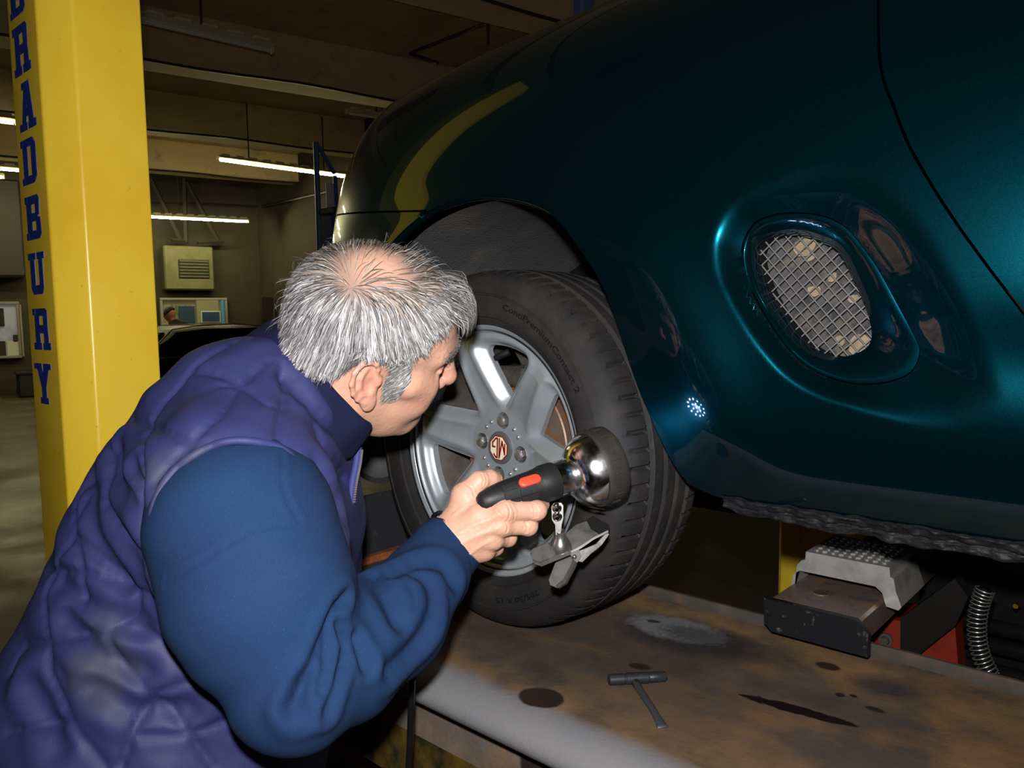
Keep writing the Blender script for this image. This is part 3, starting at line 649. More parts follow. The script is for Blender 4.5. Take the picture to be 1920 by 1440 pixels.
for lab, nm in names.items():
    fi, fj = np.where(FL == lab)
    ids = np.stack([fi*len(vs)+fj, (fi+1)*len(vs)+fj, (fi+1)*len(vs)+fj+1, fi*len(vs)+fj+1], 1)
    used, inv = np.unique(ids, return_inverse=True); F = inv.reshape(ids.shape)
    v = P3.reshape(-1, 3)[used].copy()
    # boundary edges
    E = np.concatenate([F[:, [0, 1]], F[:, [1, 2]], F[:, [2, 3]], F[:, [3, 0]]]); Es = np.sort(E, 1)
    key = Es[:, 0]*len(v)+Es[:, 1]; u_, cnt = np.unique(key, return_counts=True); bd = np.isin(key, u_[cnt == 1]); bE = E[bd]; bv = np.unique(bE)
    q = v[bv][:, [0, 2]]
    for curve, tol, off in ((ARCH, .012, 0), (VOUTC, .010, 0), (DOOR, .012, .0022 if lab == 1 else -.0012), (bseam, .012, -.0018 if lab == 2 else .0018)):
        if curve is bseam and lab not in (0, 2): continue
        if curve is DOOR and lab not in (0, 1): continue
        n_, d_ = nearest_on(curve, q); m_ = d_ < tol
        if curve is bseam: m_ &= q[:, 0] < -.13
        if m_.any():
            xx = n_[m_].copy()
            if curve is DOOR: xx[:, 0] += off
            if curve is bseam: xx[:, 1] += off
            v[bv[m_]] = surf_at(xx[:, 0], xx[:, 1])
    # turned-in flange along every free edge
    n0 = len(v); mp = {int(b): n0+i for i, b in enumerate(bv)}
    v = np.vstack([v, v[bv]+np.array([0.0, .014, 0.0])])
    FF = [tuple(r) for r in F]+[(int(b), int(a), mp[int(a)], mp[int(b)]) for a, b in bE]
    o = make(nm, v, FF, M_lens if lab == 4 else M_paint, car, angle=50, fix=False)
# rolled lip round the arch and rubber edge
_al = ARCH[ARCH[:, 1] > 1.275]; lipc = surf_at(_al[:, 0], _al[:, 1])
MB().tube(lipc+np.array([0, .012, 0])[None]*np.ones((len(lipc), 1)), .006, 8).build('arch_lip', M_paint, car, smooth=True)
# wheel arch liner
M_liner = mat('dusty_arch_liner', (.064, .064, .067), .8, spec=.15, noise=(6, (.11, .10, .085), .5, .72), noise2=(420, (.22, .21, .19), .68, .74, 2), bump=(180, .5, .004))
V = []; na, ny = 70, 34
for i in range(na+1):
    a = radians(6+178*i/na)
    for j in range(ny+1):
        t = j/ny; r = .425+.015*sin(a*3)-.03*t*t; y0_ = .028+float(plan(np.array(min(r*cos(a), 0))))+.03*max(0, -cos(a)); y = y0_+(.53-y0_)*t
        V.append((r*cos(a), y, 1.285+r*sin(a)))
F = [(i*(ny+1)+j, i*(ny+1)+j+1, (i+1)*(ny+1)+j+1, (i+1)*(ny+1)+j) for i in range(na) for j in range(ny)]
make('arch_liner', V, F, M_liner, car, smooth=True, fix=False)
MB().box((.0, .56, 1.5), (.92, .03, .5), None, .01).build('inner_panel', M_inner, car)
mb = MB(); mb.box((.215, .30, 1.542), (.10, .2, .006), np.array([[cos(.5), 0, sin(.5)], [0, 1, 0], [-sin(.5), 0, cos(.5)]]), .001); mb.build('liner_flap', M_inner, car)
# floor pan and bulkheads: dark panels added to block the view inside
MB().box((.95, .78, 1.275), (1.1, 1.38, .03), None, .005).build('floor_pan', M_inner, car)
MB().box((.46, .8, 1.5), (.03, 1.3, .5), None, .005).build('bulkhead', M_inner, car)
MB().box((-.42, .95, 1.44), (.03, 1.0, .42), None, .005).build('front_panel', M_inner, car)
# tarry sill under the door
M_tar = mat('black_underseal', (.0055, .0055, .0065), .5, spec=.16, noise=(50, (.011, .011, .0125), .5, .7), bump=(90, .6, .003, 6))
nxs, nzs = 420, 44; rs = np.random.RandomState(3)
def vnoise(x, y, sc, seed):
    r = np.random.RandomState(seed).rand(64, 64); X = x*sc; Y = y*sc; i = np.floor(X).astype(int); j = np.floor(Y).astype(int); a = X-i; b = Y-j; a = a*a*(3-2*a); b = b*b*(3-2*b)
    g = lambda p, q_: r[p % 64, q_ % 64]
    return (g(i, j)*(1-a)+g(i+1, j)*a)*(1-b)+(g(i, j+1)*(1-a)+g(i+1, j+1)*a)*b-.5
SX, ST = np.meshgrid(np.linspace(.392, 1.5, nxs), np.linspace(0, 1, nzs), indexing='ij')
edge = body(SX[:, 0], np.zeros(nxs))
yy = edge[:, None, 1]-.004+.006*ST; zz = edge[:, None, 2]+.004-.036*ST*(1+.05*np.sin(SX*23)+.05*np.sin(SX*61+1))*(.75+.25*sstep(.392, .44, SX))
k = ST > .62; yy = yy+.16*np.clip(ST-.66, 0, 1)**1.0
lump = vnoise(SX, ST*.05, 60, 1)*.005+vnoise(SX, ST*.05, 140, 2)*.0025+vnoise(SX, ST*.05, 320, 3)*.0012
yy = yy-lump*(ST > .1); zz = zz-lump*.6
mid = np.where((ST > .34) & (ST < .44), .003, 0); yy = yy+mid
V = np.stack([SX, yy, zz], -1).reshape(-1, 3)
F = [(i*nzs+j, (i+1)*nzs+j, (i+1)*nzs+j+1, i*nzs+j+1) for i in range(nxs-1) for j in range(nzs-1)]
make('sill', V, F, M_tar, car, smooth=True, fix=False)
# ---- side vent: trim ring, mesh, what lies behind it
nr = 16; n = len(VOUT)
def ring_r(P, ang):
    a = np.arctan2(P[:, 1]-VC[1], P[:, 0]-VC[0]); r = np.hypot(P[:, 0]-VC[0], P[:, 1]-VC[1]); o = np.argsort(a); a = a[o]; r = r[o]
    return np.interp(ang, np.concatenate([a-2*pi, a, a+2*pi]), np.concatenate([r, r, r]))
ANG = np.linspace(-pi, pi, 160, endpoint=False); ro = ring_r(VOUT, ANG)-.0012
cin = VIN.mean(0)
ain = np.arctan2(VIN[:, 1]-cin[1], VIN[:, 0]-cin[0]); rin = np.hypot(VIN[:, 0]-cin[0], VIN[:, 1]-cin[1]); o_ = np.argsort(ain)
ri = np.interp(ANG, np.concatenate([ain[o_]-2*pi, ain[o_], ain[o_]+2*pi]), np.concatenate([rin[o_]]*3))
OUT = np.stack([VC[0]+ro*np.cos(ANG), VC[1]+ro*np.sin(ANG)], 1); INN = np.stack([cin[0]+ri*np.cos(ANG), cin[1]+ri*np.sin(ANG)], 1)
ysur = surf_at(OUT[:, 0], OUT[:, 1])[:, 1]; YIN = .044
V = []
for k in range(nr+1):
    t = k/nr; p = OUT*(1-t)+INN*t
    dep = np.where(t < 1e-9, .010, 0)+t**1.7*(YIN-ysur)-.0035*np.sin(min(t*5, 1)*pi)*0
    if k == 0: dep = np.full(len(ANG), .008)
    if k == 1: p = OUT*.995+INN*.005; dep = np.full(len(ANG), .0015)
    V += [(a, y+d, b) for (a, b), y, d in zip(p, ysur, dep)]
M_ductw = M_inner; mbw = [(a, YIN+q, b) for q in (0, .03) for a, b in INN]; nW = len(INN)
m_ = len(ANG); F = [(k*m_+i, k*m_+(i+1) % m_, (k+1)*m_+(i+1) % m_, (k+1)*m_+i) for k in range(nr) for i in range(m_)]
vt = make('side_vent', V, F, M_paint, car, angle=60, fix=True); vt['label'] = 'oval side vent trim with wire mesh'
make('duct_wall', mbw, [(i, (i+1) % nW, nW+(i+1) % nW, nW+i) for i in range(nW)], M_inner, vt)
M_mesh = mat('dull_mesh', (.19, .185, .18), .42, metal=.6, bump=(200, .2, .001))
INNc = np.vstack([INN, INN[:1]])
def clip_line(c0, d):
    ts = []
    for i in range(len(INN)):
        a = INN[i]; b = INN[(i+1) % len(INN)]; M = np.array([d, a-b]).T
        if abs(np.linalg.det(M)) < 1e-12: continue
        t, s = np.linalg.solve(M, a-c0)
        if 0 <= s <= 1: ts.append(t)
    return (min(ts), max(ts)) if len(ts) >= 2 else None
for ang, sp_, off in ((radians(42), .0112, 0), (radians(-50), .0112, .0012)):
    d = np.array([cos(ang), sin(ang)]); nrm = np.array([-d[1], d[0]])
    for k in range(-14, 15):
        c0 = cin+nrm*sp_*(k+.3); r = clip_line(c0, d)
        if r is None: continue
        a = c0+d*r[0]; b = c0+d*r[1]; md = (a+b)/2; ln = r[1]-r[0]
        Rm = np.array([[d[0], 0, nrm[0]], [0, 1, 0], [d[1], 0, nrm[1]]])
        MB().box((md[0], YIN+.002+off, md[1]), (ln, .0028, .0015), Rm, .0004).build('mesh_wire', M_mesh, vt)
M_core = mat('dusty_duct', (.05, .049, .05), .85, spec=.15, noise=(60, (.022, .022, .025), .45, .6), noise2=(24, (.075, .065, .05), .55, .65))
mb = MB(); mb.prism([tuple(q) for q in INN[::4]], (0, 0, 0), (1, 0, 0), (0, 0, 1), (0, 1, 0), YIN+.026, YIN+.020); mb.build('duct_back', M_core, vt)
M_leaf = mat('dead_leaf', (.20, .155, .105), .85, spec=.2, noise=(90, (.12, .09, .06), .4, .7))
for (px, py, s, a) in ((1508, 462, .014, .3), (1612, 645, .014, 1.2), (1527, 545, .008, .2), (1561, 520, .006, .9), (1521, 482, .006, .5), (1600, 560, .006, .2), (1575, 640, .007, 2.2)):
    c_ = on_y(px, py, YIN+.014); rs_ = np.random.RandomState(px)
    pts = [(s*(1+.35*rs_.rand()-.17)*cos(t), s*(.85+.35*rs_.rand()-.17)*sin(t)) for t in np.linspace(0, 2*pi, 9)[:-1]]
    MB().prism(pts, (c_[0], YIN+.013, c_[2]), (cos(a), .2, sin(a)), (-sin(a), .1, cos(a)), (0, 1, 0), .002, 0).build('leaf_scrap', M_leaf, vt)
# ================================================================ front wheel
ST = -.062
WX = np.array([cos(ST), sin(ST), 0]); WY = np.array([-sin(ST), cos(ST), 0]); WZ = np.array([0, 0, 1.0]); WC = np.array([0, 0, 1.293])
def w2(P): P = np.asarray(P, float); return WC+P[..., 0:1]*WX+P[..., 1:2]*WY+P[..., 2:3]*WZ   # local: x rearward, y inboard, z up
M_rub = mat('tyre_rubber', (.0145, .014, .0142), .7, spec=.14, noise=(14, (.024, .022, .0205), .4, .65), noise2=(350, (.06, .057, .052), .74, .82, 2), bump=(260, .25, .001))
M_rubt = mat('tyre_lettering', (.0055, .0055, .0055), .6, spec=.2)
# tyre: profile from bead (outer) over the tread to the inner bead, (y, r)
RT_ = .294
out_side = [(-.002, .2045), (-.005, .2095), (-.008, .213), (-.0095, .2165), (-.0128, .2185), (-.0138, .2215), (-.0148, .226), (-.0155, .232), (-.0158, .240), (-.0155, .2475), (-.0150, .2515), (-.0168, .2525), (-.0168, .2545), (-.0145, .2555), (-.0125, .2620), (-.0085, .2700), (-.0035, .2775), (.002, .2830), (.008, .2868), (.014, .2892), (.020, .2906)]
tread = []; ys = np.linspace(.024, .168, 73)
GRO = ((.052, .0042), (.083, .0045), (.113, .0045), (.144, .0042))
for y in ys:
    cr = RT_-.0028*((y-.098)/.075)**2; g = 0
    for gy, gw in GRO:
        d = abs(y-gy); g = max(g, .0062*(1 if d < gw*.75 else max(0, 1-(d-gw*.75)/(gw*.4))))
    tread.append((y, cr-g))
inn = [(.174, .2900), (.182, .286), (.192, .277), (.200, .262), (.203, .245), (.200, .226), (.192, .212), (.188, .2045), (.19, .195), (.003, .195)]
prof = np.array(out_side+tread+inn); na = 648
A = np.linspace(0, 2*pi, na, endpoint=False)
R2 = np.repeat(prof[None, :, 1], na, 0); Y2 = np.repeat(prof[None, :, 0], na, 0); AA = np.repeat(A[:, None], len(prof), 1)
# lateral shoulder sipes, slightly raked; a shorter set in the ribs
ph = (AA/(2*pi)*72-(Y2-.01)*3.2) % 1
sh = (Y2 > .006) & (Y2 < .049) & (R2 > .28)
wide = ((np.floor(AA/(2*pi)*72-(Y2-.01)*3.2).astype(int) % 2) == 0)
dip = np.where(ph < .22, 1.0, 0)*np.where(wide, .0062, .004)*np.clip((Y2-.004)/.012, 0, 1)
R2 = R2-np.where(sh, dip, 0)
sh3 = (Y2 > .148) & (Y2 < .185) & (R2 > .28); R2 = R2-np.where(sh3 & (ph < .2), .004, 0)
ph2 = (AA/(2*pi)*36+(Y2)*4.0) % 1
rib = (Y2 > .058) & (Y2 < .066) & (R2 > .285); R2 = R2-np.where(rib & (ph2 < .12), .0012, 0)
rib = (Y2 > .089) & (Y2 < .097) & (R2 > .285); R2 = R2-np.where(rib & ((ph2+.5) % 1 < .12), .0012, 0)
# flat contact patch
Xl = R2*np.cos(AA); Zl = R2*np.sin(AA); Zl = np.maximum(Zl, -.2932)
V = w2(np.stack([Xl, Y2, Zl], -1).reshape(-1, 3)); npf = len(prof)
F = [(i*npf+j, i*npf+j+1, ((i+1) % na)*npf+j+1, ((i+1) % na)*npf+j) for i in range(na) for j in range(npf-1)]
tyre = make('tyre', V, F, M_rub, car, angle=32, fix=True)
tyre['label'] = 'black road tyre with worn shoulder blocks'

def text_mesh(s, size):
    cu = bpy.data.curves.new('txt', 'FONT'); cu.body = s; cu.size = size; cu.align_x = 'CENTER'; cu.align_y = 'BOTTOM'; cu.resolution_u = 3; cu.offset = size*.012
    ob = bpy.data.objects.new('txt', cu); COL.objects.link(ob); dg = bpy.context.evaluated_depsgraph_get(); dg.update()
    me = ob.evaluated_get(dg).to_mesh(); v = np.array([list(q.co) for q in me.vertices]); f = [tuple(p.vertices) for p in me.polygons]
    ob.evaluated_get(dg).to_mesh_clear(); bpy.data.objects.remove(ob); bpy.data.curves.remove(cu); return v, f
def sidewall_text(s, size, ang, rbase, spread=1.0, mir=1):
    """lettering read clockwise, tops outward; ang = middle, measured from the rear horizontal upwards"""
    v, f = text_mesh(s, size)
    th = ang-v[:, 0]*spread/(rbase+size*.4); r = rbase+v[:, 1]
    yb = np.interp(r, prof[:21, 1], prof[:21, 0])
    n = len(v); top = np.stack([r*np.cos(th), yb-.0007, r*np.sin(th)], 1); bot = top.copy(); bot[:, 1] += .003
    from collections import Counter
    ed = Counter()
    for q in f:
        for a, b in zip(q, q[1:]+q[:1]): ed[(min(a, b), max(a, b))] += 1
    side = []
    for q in f:
        for a, b in zip(q, q[1:]+q[:1]):
            if ed[(min(a, b), max(a, b))] == 1: side.append((b, a, n+a, n+b))
    o = make('lettering', w2(np.vstack([top, bot])), list(f)+side, M_rubt, tyre, fix=True); o['label'] = 'moulded tyre lettering %s' % s.replace('/', ' ')
def wang(px, py, r=None):
    """angle on the wheel of a pixel, on the plane of the side wall"""
    rr = ray(px, py); n = WY; t = ((WC+WY*-.014-C)@n)/(rr@n); p = C+rr*t-WC; return math.atan2(p@WZ, p@WX), math.hypot(p@WX, p@WZ)
a0, r0 = wang(945, 572); a1, r1 = wang(1088, 735); am = (a0+a1)/2
v_, f_ = text_mesh('ContiPremiumContact 2', .0128); wd_ = np.ptp(v_[:, 0])
sidewall_text('ContiPremiumContact 2', .0128, am, .2335, (a0-a1)*(.2335+.005)/wd_)
b0, s0 = wang(1012, 1112); b1, s1 = wang(932, 1128)
v_, f_ = text_mesh('205/50 R 15', .0115); wd_ = np.ptp(v_[:, 0])
sidewall_text('205/50 R 15', .0115, (b0+b1)/2, .2335, (b0-b1)*(.2335+.005)/wd_)
c0_, _r = wang(737, 842); sidewall_text('CONTINENTAL', .0128, c0_-.33, .2335, 1.15)

# ---- alloy wheel: height field over the face with six windows
M_aly = mat('silver_alloy', (.32, .355, .39), .34, metal=.42, coat=.4, coat_rough=.16, noise=(6, (.27, .30, .33), .4, .7), noise2=(55, (.14, .12, .11), .68, .8, 4), bump=(420, .12, .0006), rnoise=(20, .3, .42))
M_alyin = mat('grubby_alloy_inside', (.13, .12, .115), .55, metal=.3, noise=(12, (.06, .045, .03), .4, .65))
wheel = bpy.data.objects.new('alloy_wheel', None)
WIN0 = radians(20)
def win_sdf(x, z):
    """<0 inside a window: rounded triangle, apex to the hub"""
    a = np.arctan2(z, x); r = np.hypot(x, z); k = np.round((a-WIN0)/(pi/3)); al = a-WIN0-k*pi/3
    X = r*np.cos(al); Yq = np.abs(r*np.sin(al)); rd = .013
    # triangle: apex at X=.090, outer edge at X=.163 arc r=.166, half width there .035
    a1_ = math.atan2(.050, .075); nx_, ny_ = -sin(a1_), cos(a1_)
    d1 = (X-(.083))*nx_+Yq*ny_+rd*.1; d2 = r-.171
    q1 = np.maximum(d1+rd, 0); q2 = np.maximum(d2+rd, 0)
    return np.hypot(q1, q2)+np.minimum(np.maximum(d1, d2)+rd, 0)-rd
def face_y(x, z):
    r = np.hypot(x, z)
    y = np.interp(r, [0, .055, .068, .08, .10, .13, .16, .178, .186, .1905, .1935, .197, .203, .2075], [.036, .036, .0355, .033, .027, .0185, .0125, .0115, .0125, .0135, .011, .0035, .0005, .0025])
    w = win_sdf(x, z)
    a = np.arctan2(z, x); al = a-WIN0-np.round((a-WIN0)/(pi/3))*pi/3
    fade = sstep(.06, .09, r)*(1-sstep(.172, .186, r))
    y = y+fade*(.016*np.exp(-(np.maximum(w, 0)/.0105)**1.5))           # metal rolls back into the windows
    y = y-.004*fade*np.exp(-((w-.02)/.008)**2)
    return y
nr_, nth = 150, 540
rr_ = np.concatenate([np.linspace(.0005, .19, nr_-24), np.linspace(.19, .2075, 25)[1:]]); tt_ = np.linspace(0, 2*pi, nth, endpoint=False)
RR, TT = np.meshgrid(rr_, tt_, indexing='ij'); WXg, WZg = RR*np.cos(TT), RR*np.sin(TT)
SD = win_sdf(WXg, WZg)
# bolt pockets
NUTA = [radians(82+90*k) for k in range(4)]; NR = .0465
for na_ in NUTA:
    d_ = np.hypot(WXg-NR*cos(na_), WZg-NR*sin(na_)); SD = np.where(d_ < .03, np.minimum(SD, d_-.0138), SD)
# snap vertices close to the outlines
eps = 1e-4
def fullsd(x, z):
    s = win_sdf(x, z)
    for na_ in NUTA:
        d_ = np.hypot(x-NR*cos(na_), z-NR*sin(na_)); s = np.where(d_ < .03, np.minimum(s, d_-.0138), s)
    return s
near = np.abs(SD) < .0011
for _ in range(3):
    s0_ = fullsd(WXg, WZg); gx = (fullsd(WXg+eps, WZg)-s0_)/eps; gz_ = (fullsd(WXg, WZg+eps)-s0_)/eps; g2 = gx*gx+gz_*gz_+1e-9
    WXg = np.where(near, WXg-s0_*gx/g2, WXg); WZg = np.where(near, WZg-s0_*gz_/g2, WZg)
SD = fullsd(WXg, WZg); FY = face_y(WXg, WZg)
vid = np.arange(nr_*nth).reshape(nr_, nth); i, j = np.meshgrid(np.arange(nr_-1), np.arange(nth), indexing='ij'); j2 = (j+1) % nth
Q = np.stack([vid[i, j], vid[i+1, j], vid[i+1, j2], vid[i, j2]], -1).reshape(-1, 4)
cs = fullsd((WXg.reshape(-1)[Q]).mean(1), WZg.reshape(-1)[Q].mean(1)); keep = Q[cs > 0]
E = np.concatenate([keep[:, [0, 1]], keep[:, [1, 2]], keep[:, [2, 3]], keep[:, [3, 0]]]); Es = np.sort(E, 1); key = Es[:, 0]*(nr_*nth)+Es[:, 1]
u_, cnt = np.unique(key, return_counts=True); bE = E[np.isin(key, u_[cnt == 1])]
bE = bE[(RR.reshape(-1)[bE].max(1) < .2) & (RR.reshape(-1)[bE].min(1) > .002)]
V = np.stack([WXg, FY, WZg], -1).reshape(-1, 3); bv = np.unique(bE); mp = {int(b): len(V)+k for k, b in enumerate(bv)}
V2 = V[bv].copy(); V2[:, 1] += .011; cc = V2.copy(); V2[:, 0] *= .995; V2[:, 2] *= .995
V = np.vstack([V, V2]); FF = [tuple(q) for q in keep]+[(int(b), int(a), mp[int(a)], mp[int(b)]) for a, b in bE]
used = np.unique(np.concatenate([np.array(q) for q in FF])); rem = -np.ones(len(V), int); rem[used] = np.arange(len(used))
wheel = make('alloy_wheel', w2(V[used]), [tuple(rem[list(q)]) for q in FF], M_aly, car, angle=42, fix=True)
wheel['label'] = 'silver six spoke alloy wheel'
# barrel and back
MB().lathe([(.0025, .2075), (.006, .2045), (.012, .198), (.02, .187), (.16, .178), (.19, .197)], WC, WY, 120).build('rim_barrel', M_alyin, wheel, smooth=True)
# brake disc, caliper, hub, knuckle behind the windows
M_disc = mat('rusty_brake_disc', (.14, .10, .075), .5, metal=.4, noise=(20, (.24, .09, .03), .45, .65), noise2=(60, (.3, .1, .03), .62, .75), bump=(80, .3, .002))
MB().lathe([(.068, .062), (.066, .064), (.066, .118), (.068, .12), (.086, .12), (.088, .118), (.088, .05)], WC, WY, 90).build('brake_disc', M_disc, car, angle=35)
M_cast = mat('dirty_casting', (.05, .046, .04), .8, spec=.2, noise=(25, (.022, .02, .017), .4, .65), bump=(60, .5, .004))
MB().lathe([(.045, .0001), (.045, .058), (.07, .062)], WC, WY, 48).build('hub', M_cast, car, angle=35)
cal = MB()
for k in range(9):
    a = radians(55+k*8); cal.box(w2(np.array([.118*cos(a), .085, .118*sin(a)])), (.03, .07, .034), None, .006)
cal.build('brake_caliper', M_cast, car)
arm_ = MB(); arm_.box(w2(np.array([.03, .14, .152])), (.045, .05, .07), np.stack([unit([1, 0, .5]), [0, 1, 0], unit([-.5, 0, 1])], 1), .006); arm_.box(w2(np.array([.0, .12, .14])), (.02, .06, .10), np.stack([unit([1, 0, .7]), [0, 1, 0], unit([-.7, 0, 1])], 1), .004)
arm_.build('suspension_arm', M_cast, car)
MB().lathe([(0, .0001), (0, .005), (.004, .006), (.024, .0055), (.028, .004), (.029, .0001)], w2(np.array([.020, .040, .160])), unit(-WX*.62-WZ*.30-WY*.35), 14).build('tyre_valve', M_rubt, wheel, smooth=True)
ka, kr = wang(718, 865)
MB().lathe([(0, .0001), (0, .05), (.01, .052), (.05, .06)], np.array(at(712, 850, 1.62)), unit(C-at(712, 850, 1.62)), 40).build('track_rod_end', mat('dusty_grey', (.06, .06, .062), .6), car, smooth=True)
# nuts, dimples, centre badge
M_nut = mat('dull_chrome_nut', (.50, .48, .47), .3, metal=.85, noise=(160, (.2, .16, .14), .55, .75))
for a in NUTA:
    c_ = w2(np.array([NR*cos(a), .045, NR*sin(a)]))
    MB().lathe([(0, .0136), (-.004, .0136), (-.006, .013), (.012, .012)], c_, WY, 32).build('nut_seat', M_alyin, wheel, smooth=True)
    nut = MB(); ex = WX*cos(.3)+WZ*sin(.3); hexp = [(.0098*cos(radians(60*k)), .0098*sin(radians(60*k))) for k in range(6)]
    nut.prism(hexp, c_, WX*cos(a)+WZ*sin(a), -WX*sin(a)+WZ*cos(a), -WY, .014, -.004)
    nut.lathe([(.014, .0088), (.0165, .0074), (.018, .0045), (.018, .0001)], c_, -WY, 24)
    nut.build('wheel_nut', M_nut, wheel, angle=30)
M_stud = mat('bright_dimple', (.7, .71, .72), .22, metal=.9)
for k in range(4):
    for da in (-.16, .16):
        a = NUTA[k]+pi/4+da; rr0 = .0465
        MB().lathe([(-.001, .0042), (.0012, .0039), (.0028, .0026), (.0034, .0001)], w2(np.array([rr0*cos(a), .036, rr0*sin(a)])), -WY, 16).build('rivet', M_stud, wheel, smooth=True)
M_cap = mat('grey_cap', (.12, .12, .125), .4, metal=.4); M_bred = mat('badge_red', (.17, .012, .008), .3, coat=.6); M_bcream = mat('badge_cream', (.78, .66, .48), .35, coat=.6)
cap = MB().lathe([(-.006, .0275), (.002, .0275), (.0042, .0265), (.0046, .0245), (.0046, .0001)], w2(np.array([0, .036, 0])), -WY, 60).build('centre_cap', M_cap, wheel, angle=35)
cap['label'] = 'centre cap with octagonal badge'
BR = radians(180-3); bx = WX*cos(BR)+WZ*sin(BR); bz_ = -WX*sin(BR)+WZ*cos(BR); cb = w2(np.array([0, .036-.0046, 0]))
def octa(r): return [(r*cos(radians(22.5+45*k)), r*sin(radians(22.5+45*k))*1.0) for k in range(8)]
for r, d0, m in ((.0222, .0006, M_bred), (.0203, .0010, M_bcream)):
    MB().prism(octa(r), cb, bx, bz_, -WY, d0, -.001).build('badge_layer', m, cap)
# letters M and G filling the octagon (strokes)
def stroke(mb, P, w, dpt):
    P = [np.array(p, float) for p in P]
    for a, b in zip(P[:-1], P[1:]):
        d = unit(b-a); n_ = np.array([-d[1], d[0]])*w/2; a2 = a-d*w*.35; b2 = b+d*w*.35
        mb.prism([a2-n_, b2-n_, b2+n_, a2+n_], cb, bx, bz_, -WY, dpt, 0)
s_ = .0165; lw = .0030
mb = MB(); stroke(mb, [(-.0150, -.0085), (-.0150, .0085), (-.0085, -.0125), (-.0022, .0160), (-.0022, -.0160)], lw, .0014); mb.build('badge_letter', M_bred, cap)
mb = MB(); stroke(mb, [(.0105, .0115), (.0058, .0160), (.0022, .0160)], lw, .0014); stroke(mb, [(.0025, .0160), (.0025, -.0160), (.0058, -.0160), (.0140, -.0080), (.0140, -.0010), (.0080, -.0010)], lw, .0014)
mb.build('badge_letter', M_bred, cap)
# the other side of the car, mirrored about its centre line
for o_ in [q for q in car.children]:
    if o_.name.split('.')[0] in ('front_wing', 'door', 'front_bumper', 'bonnet', 'headlamp', 'sill', 'arch_liner', 'tyre', 'alloy_wheel', 'brake_disc', 'hub', 'side_vent'):
        m_ = o_.copy(); COL.objects.link(m_); m_.parent = car; m_.scale = (1, -1, 1)
# ================================================================ implicit-surface modelling
def s_sphere(P, c, r): return np.linalg.norm(P-c, axis=1)-r
def s_cone(P, a, b, ra, rb):
    a = np.asarray(a, np.float32); b = np.asarray(b, np.float32); d = b-a; L2 = float(d@d)+1e-12
    t = np.clip((P-a)@d/L2, 0, 1); return np.linalg.norm(P-a-t[:, None]*d, axis=1)-(ra+(rb-ra)*t)
def s_ell(P, c, r, R=None):
    Q = P-np.asarray(c, np.float32)
    if R is not None: Q = Q @ np.asarray(R, np.float32)
    r = np.asarray(r, np.float32); k0 = np.linalg.norm(Q/r, axis=1); k1 = np.linalg.norm(Q/(r*r), axis=1)+1e-9
    return k0*(k0-1)/k1
def smin(a, b, k):
    h = np.clip(.5+.5*(b-a)/k, 0, 1); return b+(a-b)*h-k*h*(1-h)
def smax(a, b, k): return -smin(-a, -b, k)
def chain(P, pts, rs, k=.01):
    d = None
    for i in range(len(pts)-1):
        e = s_cone(P, pts[i], pts[i+1], rs[i], rs[i+1]); d = e if d is None else smin(d, e, k)
    return d
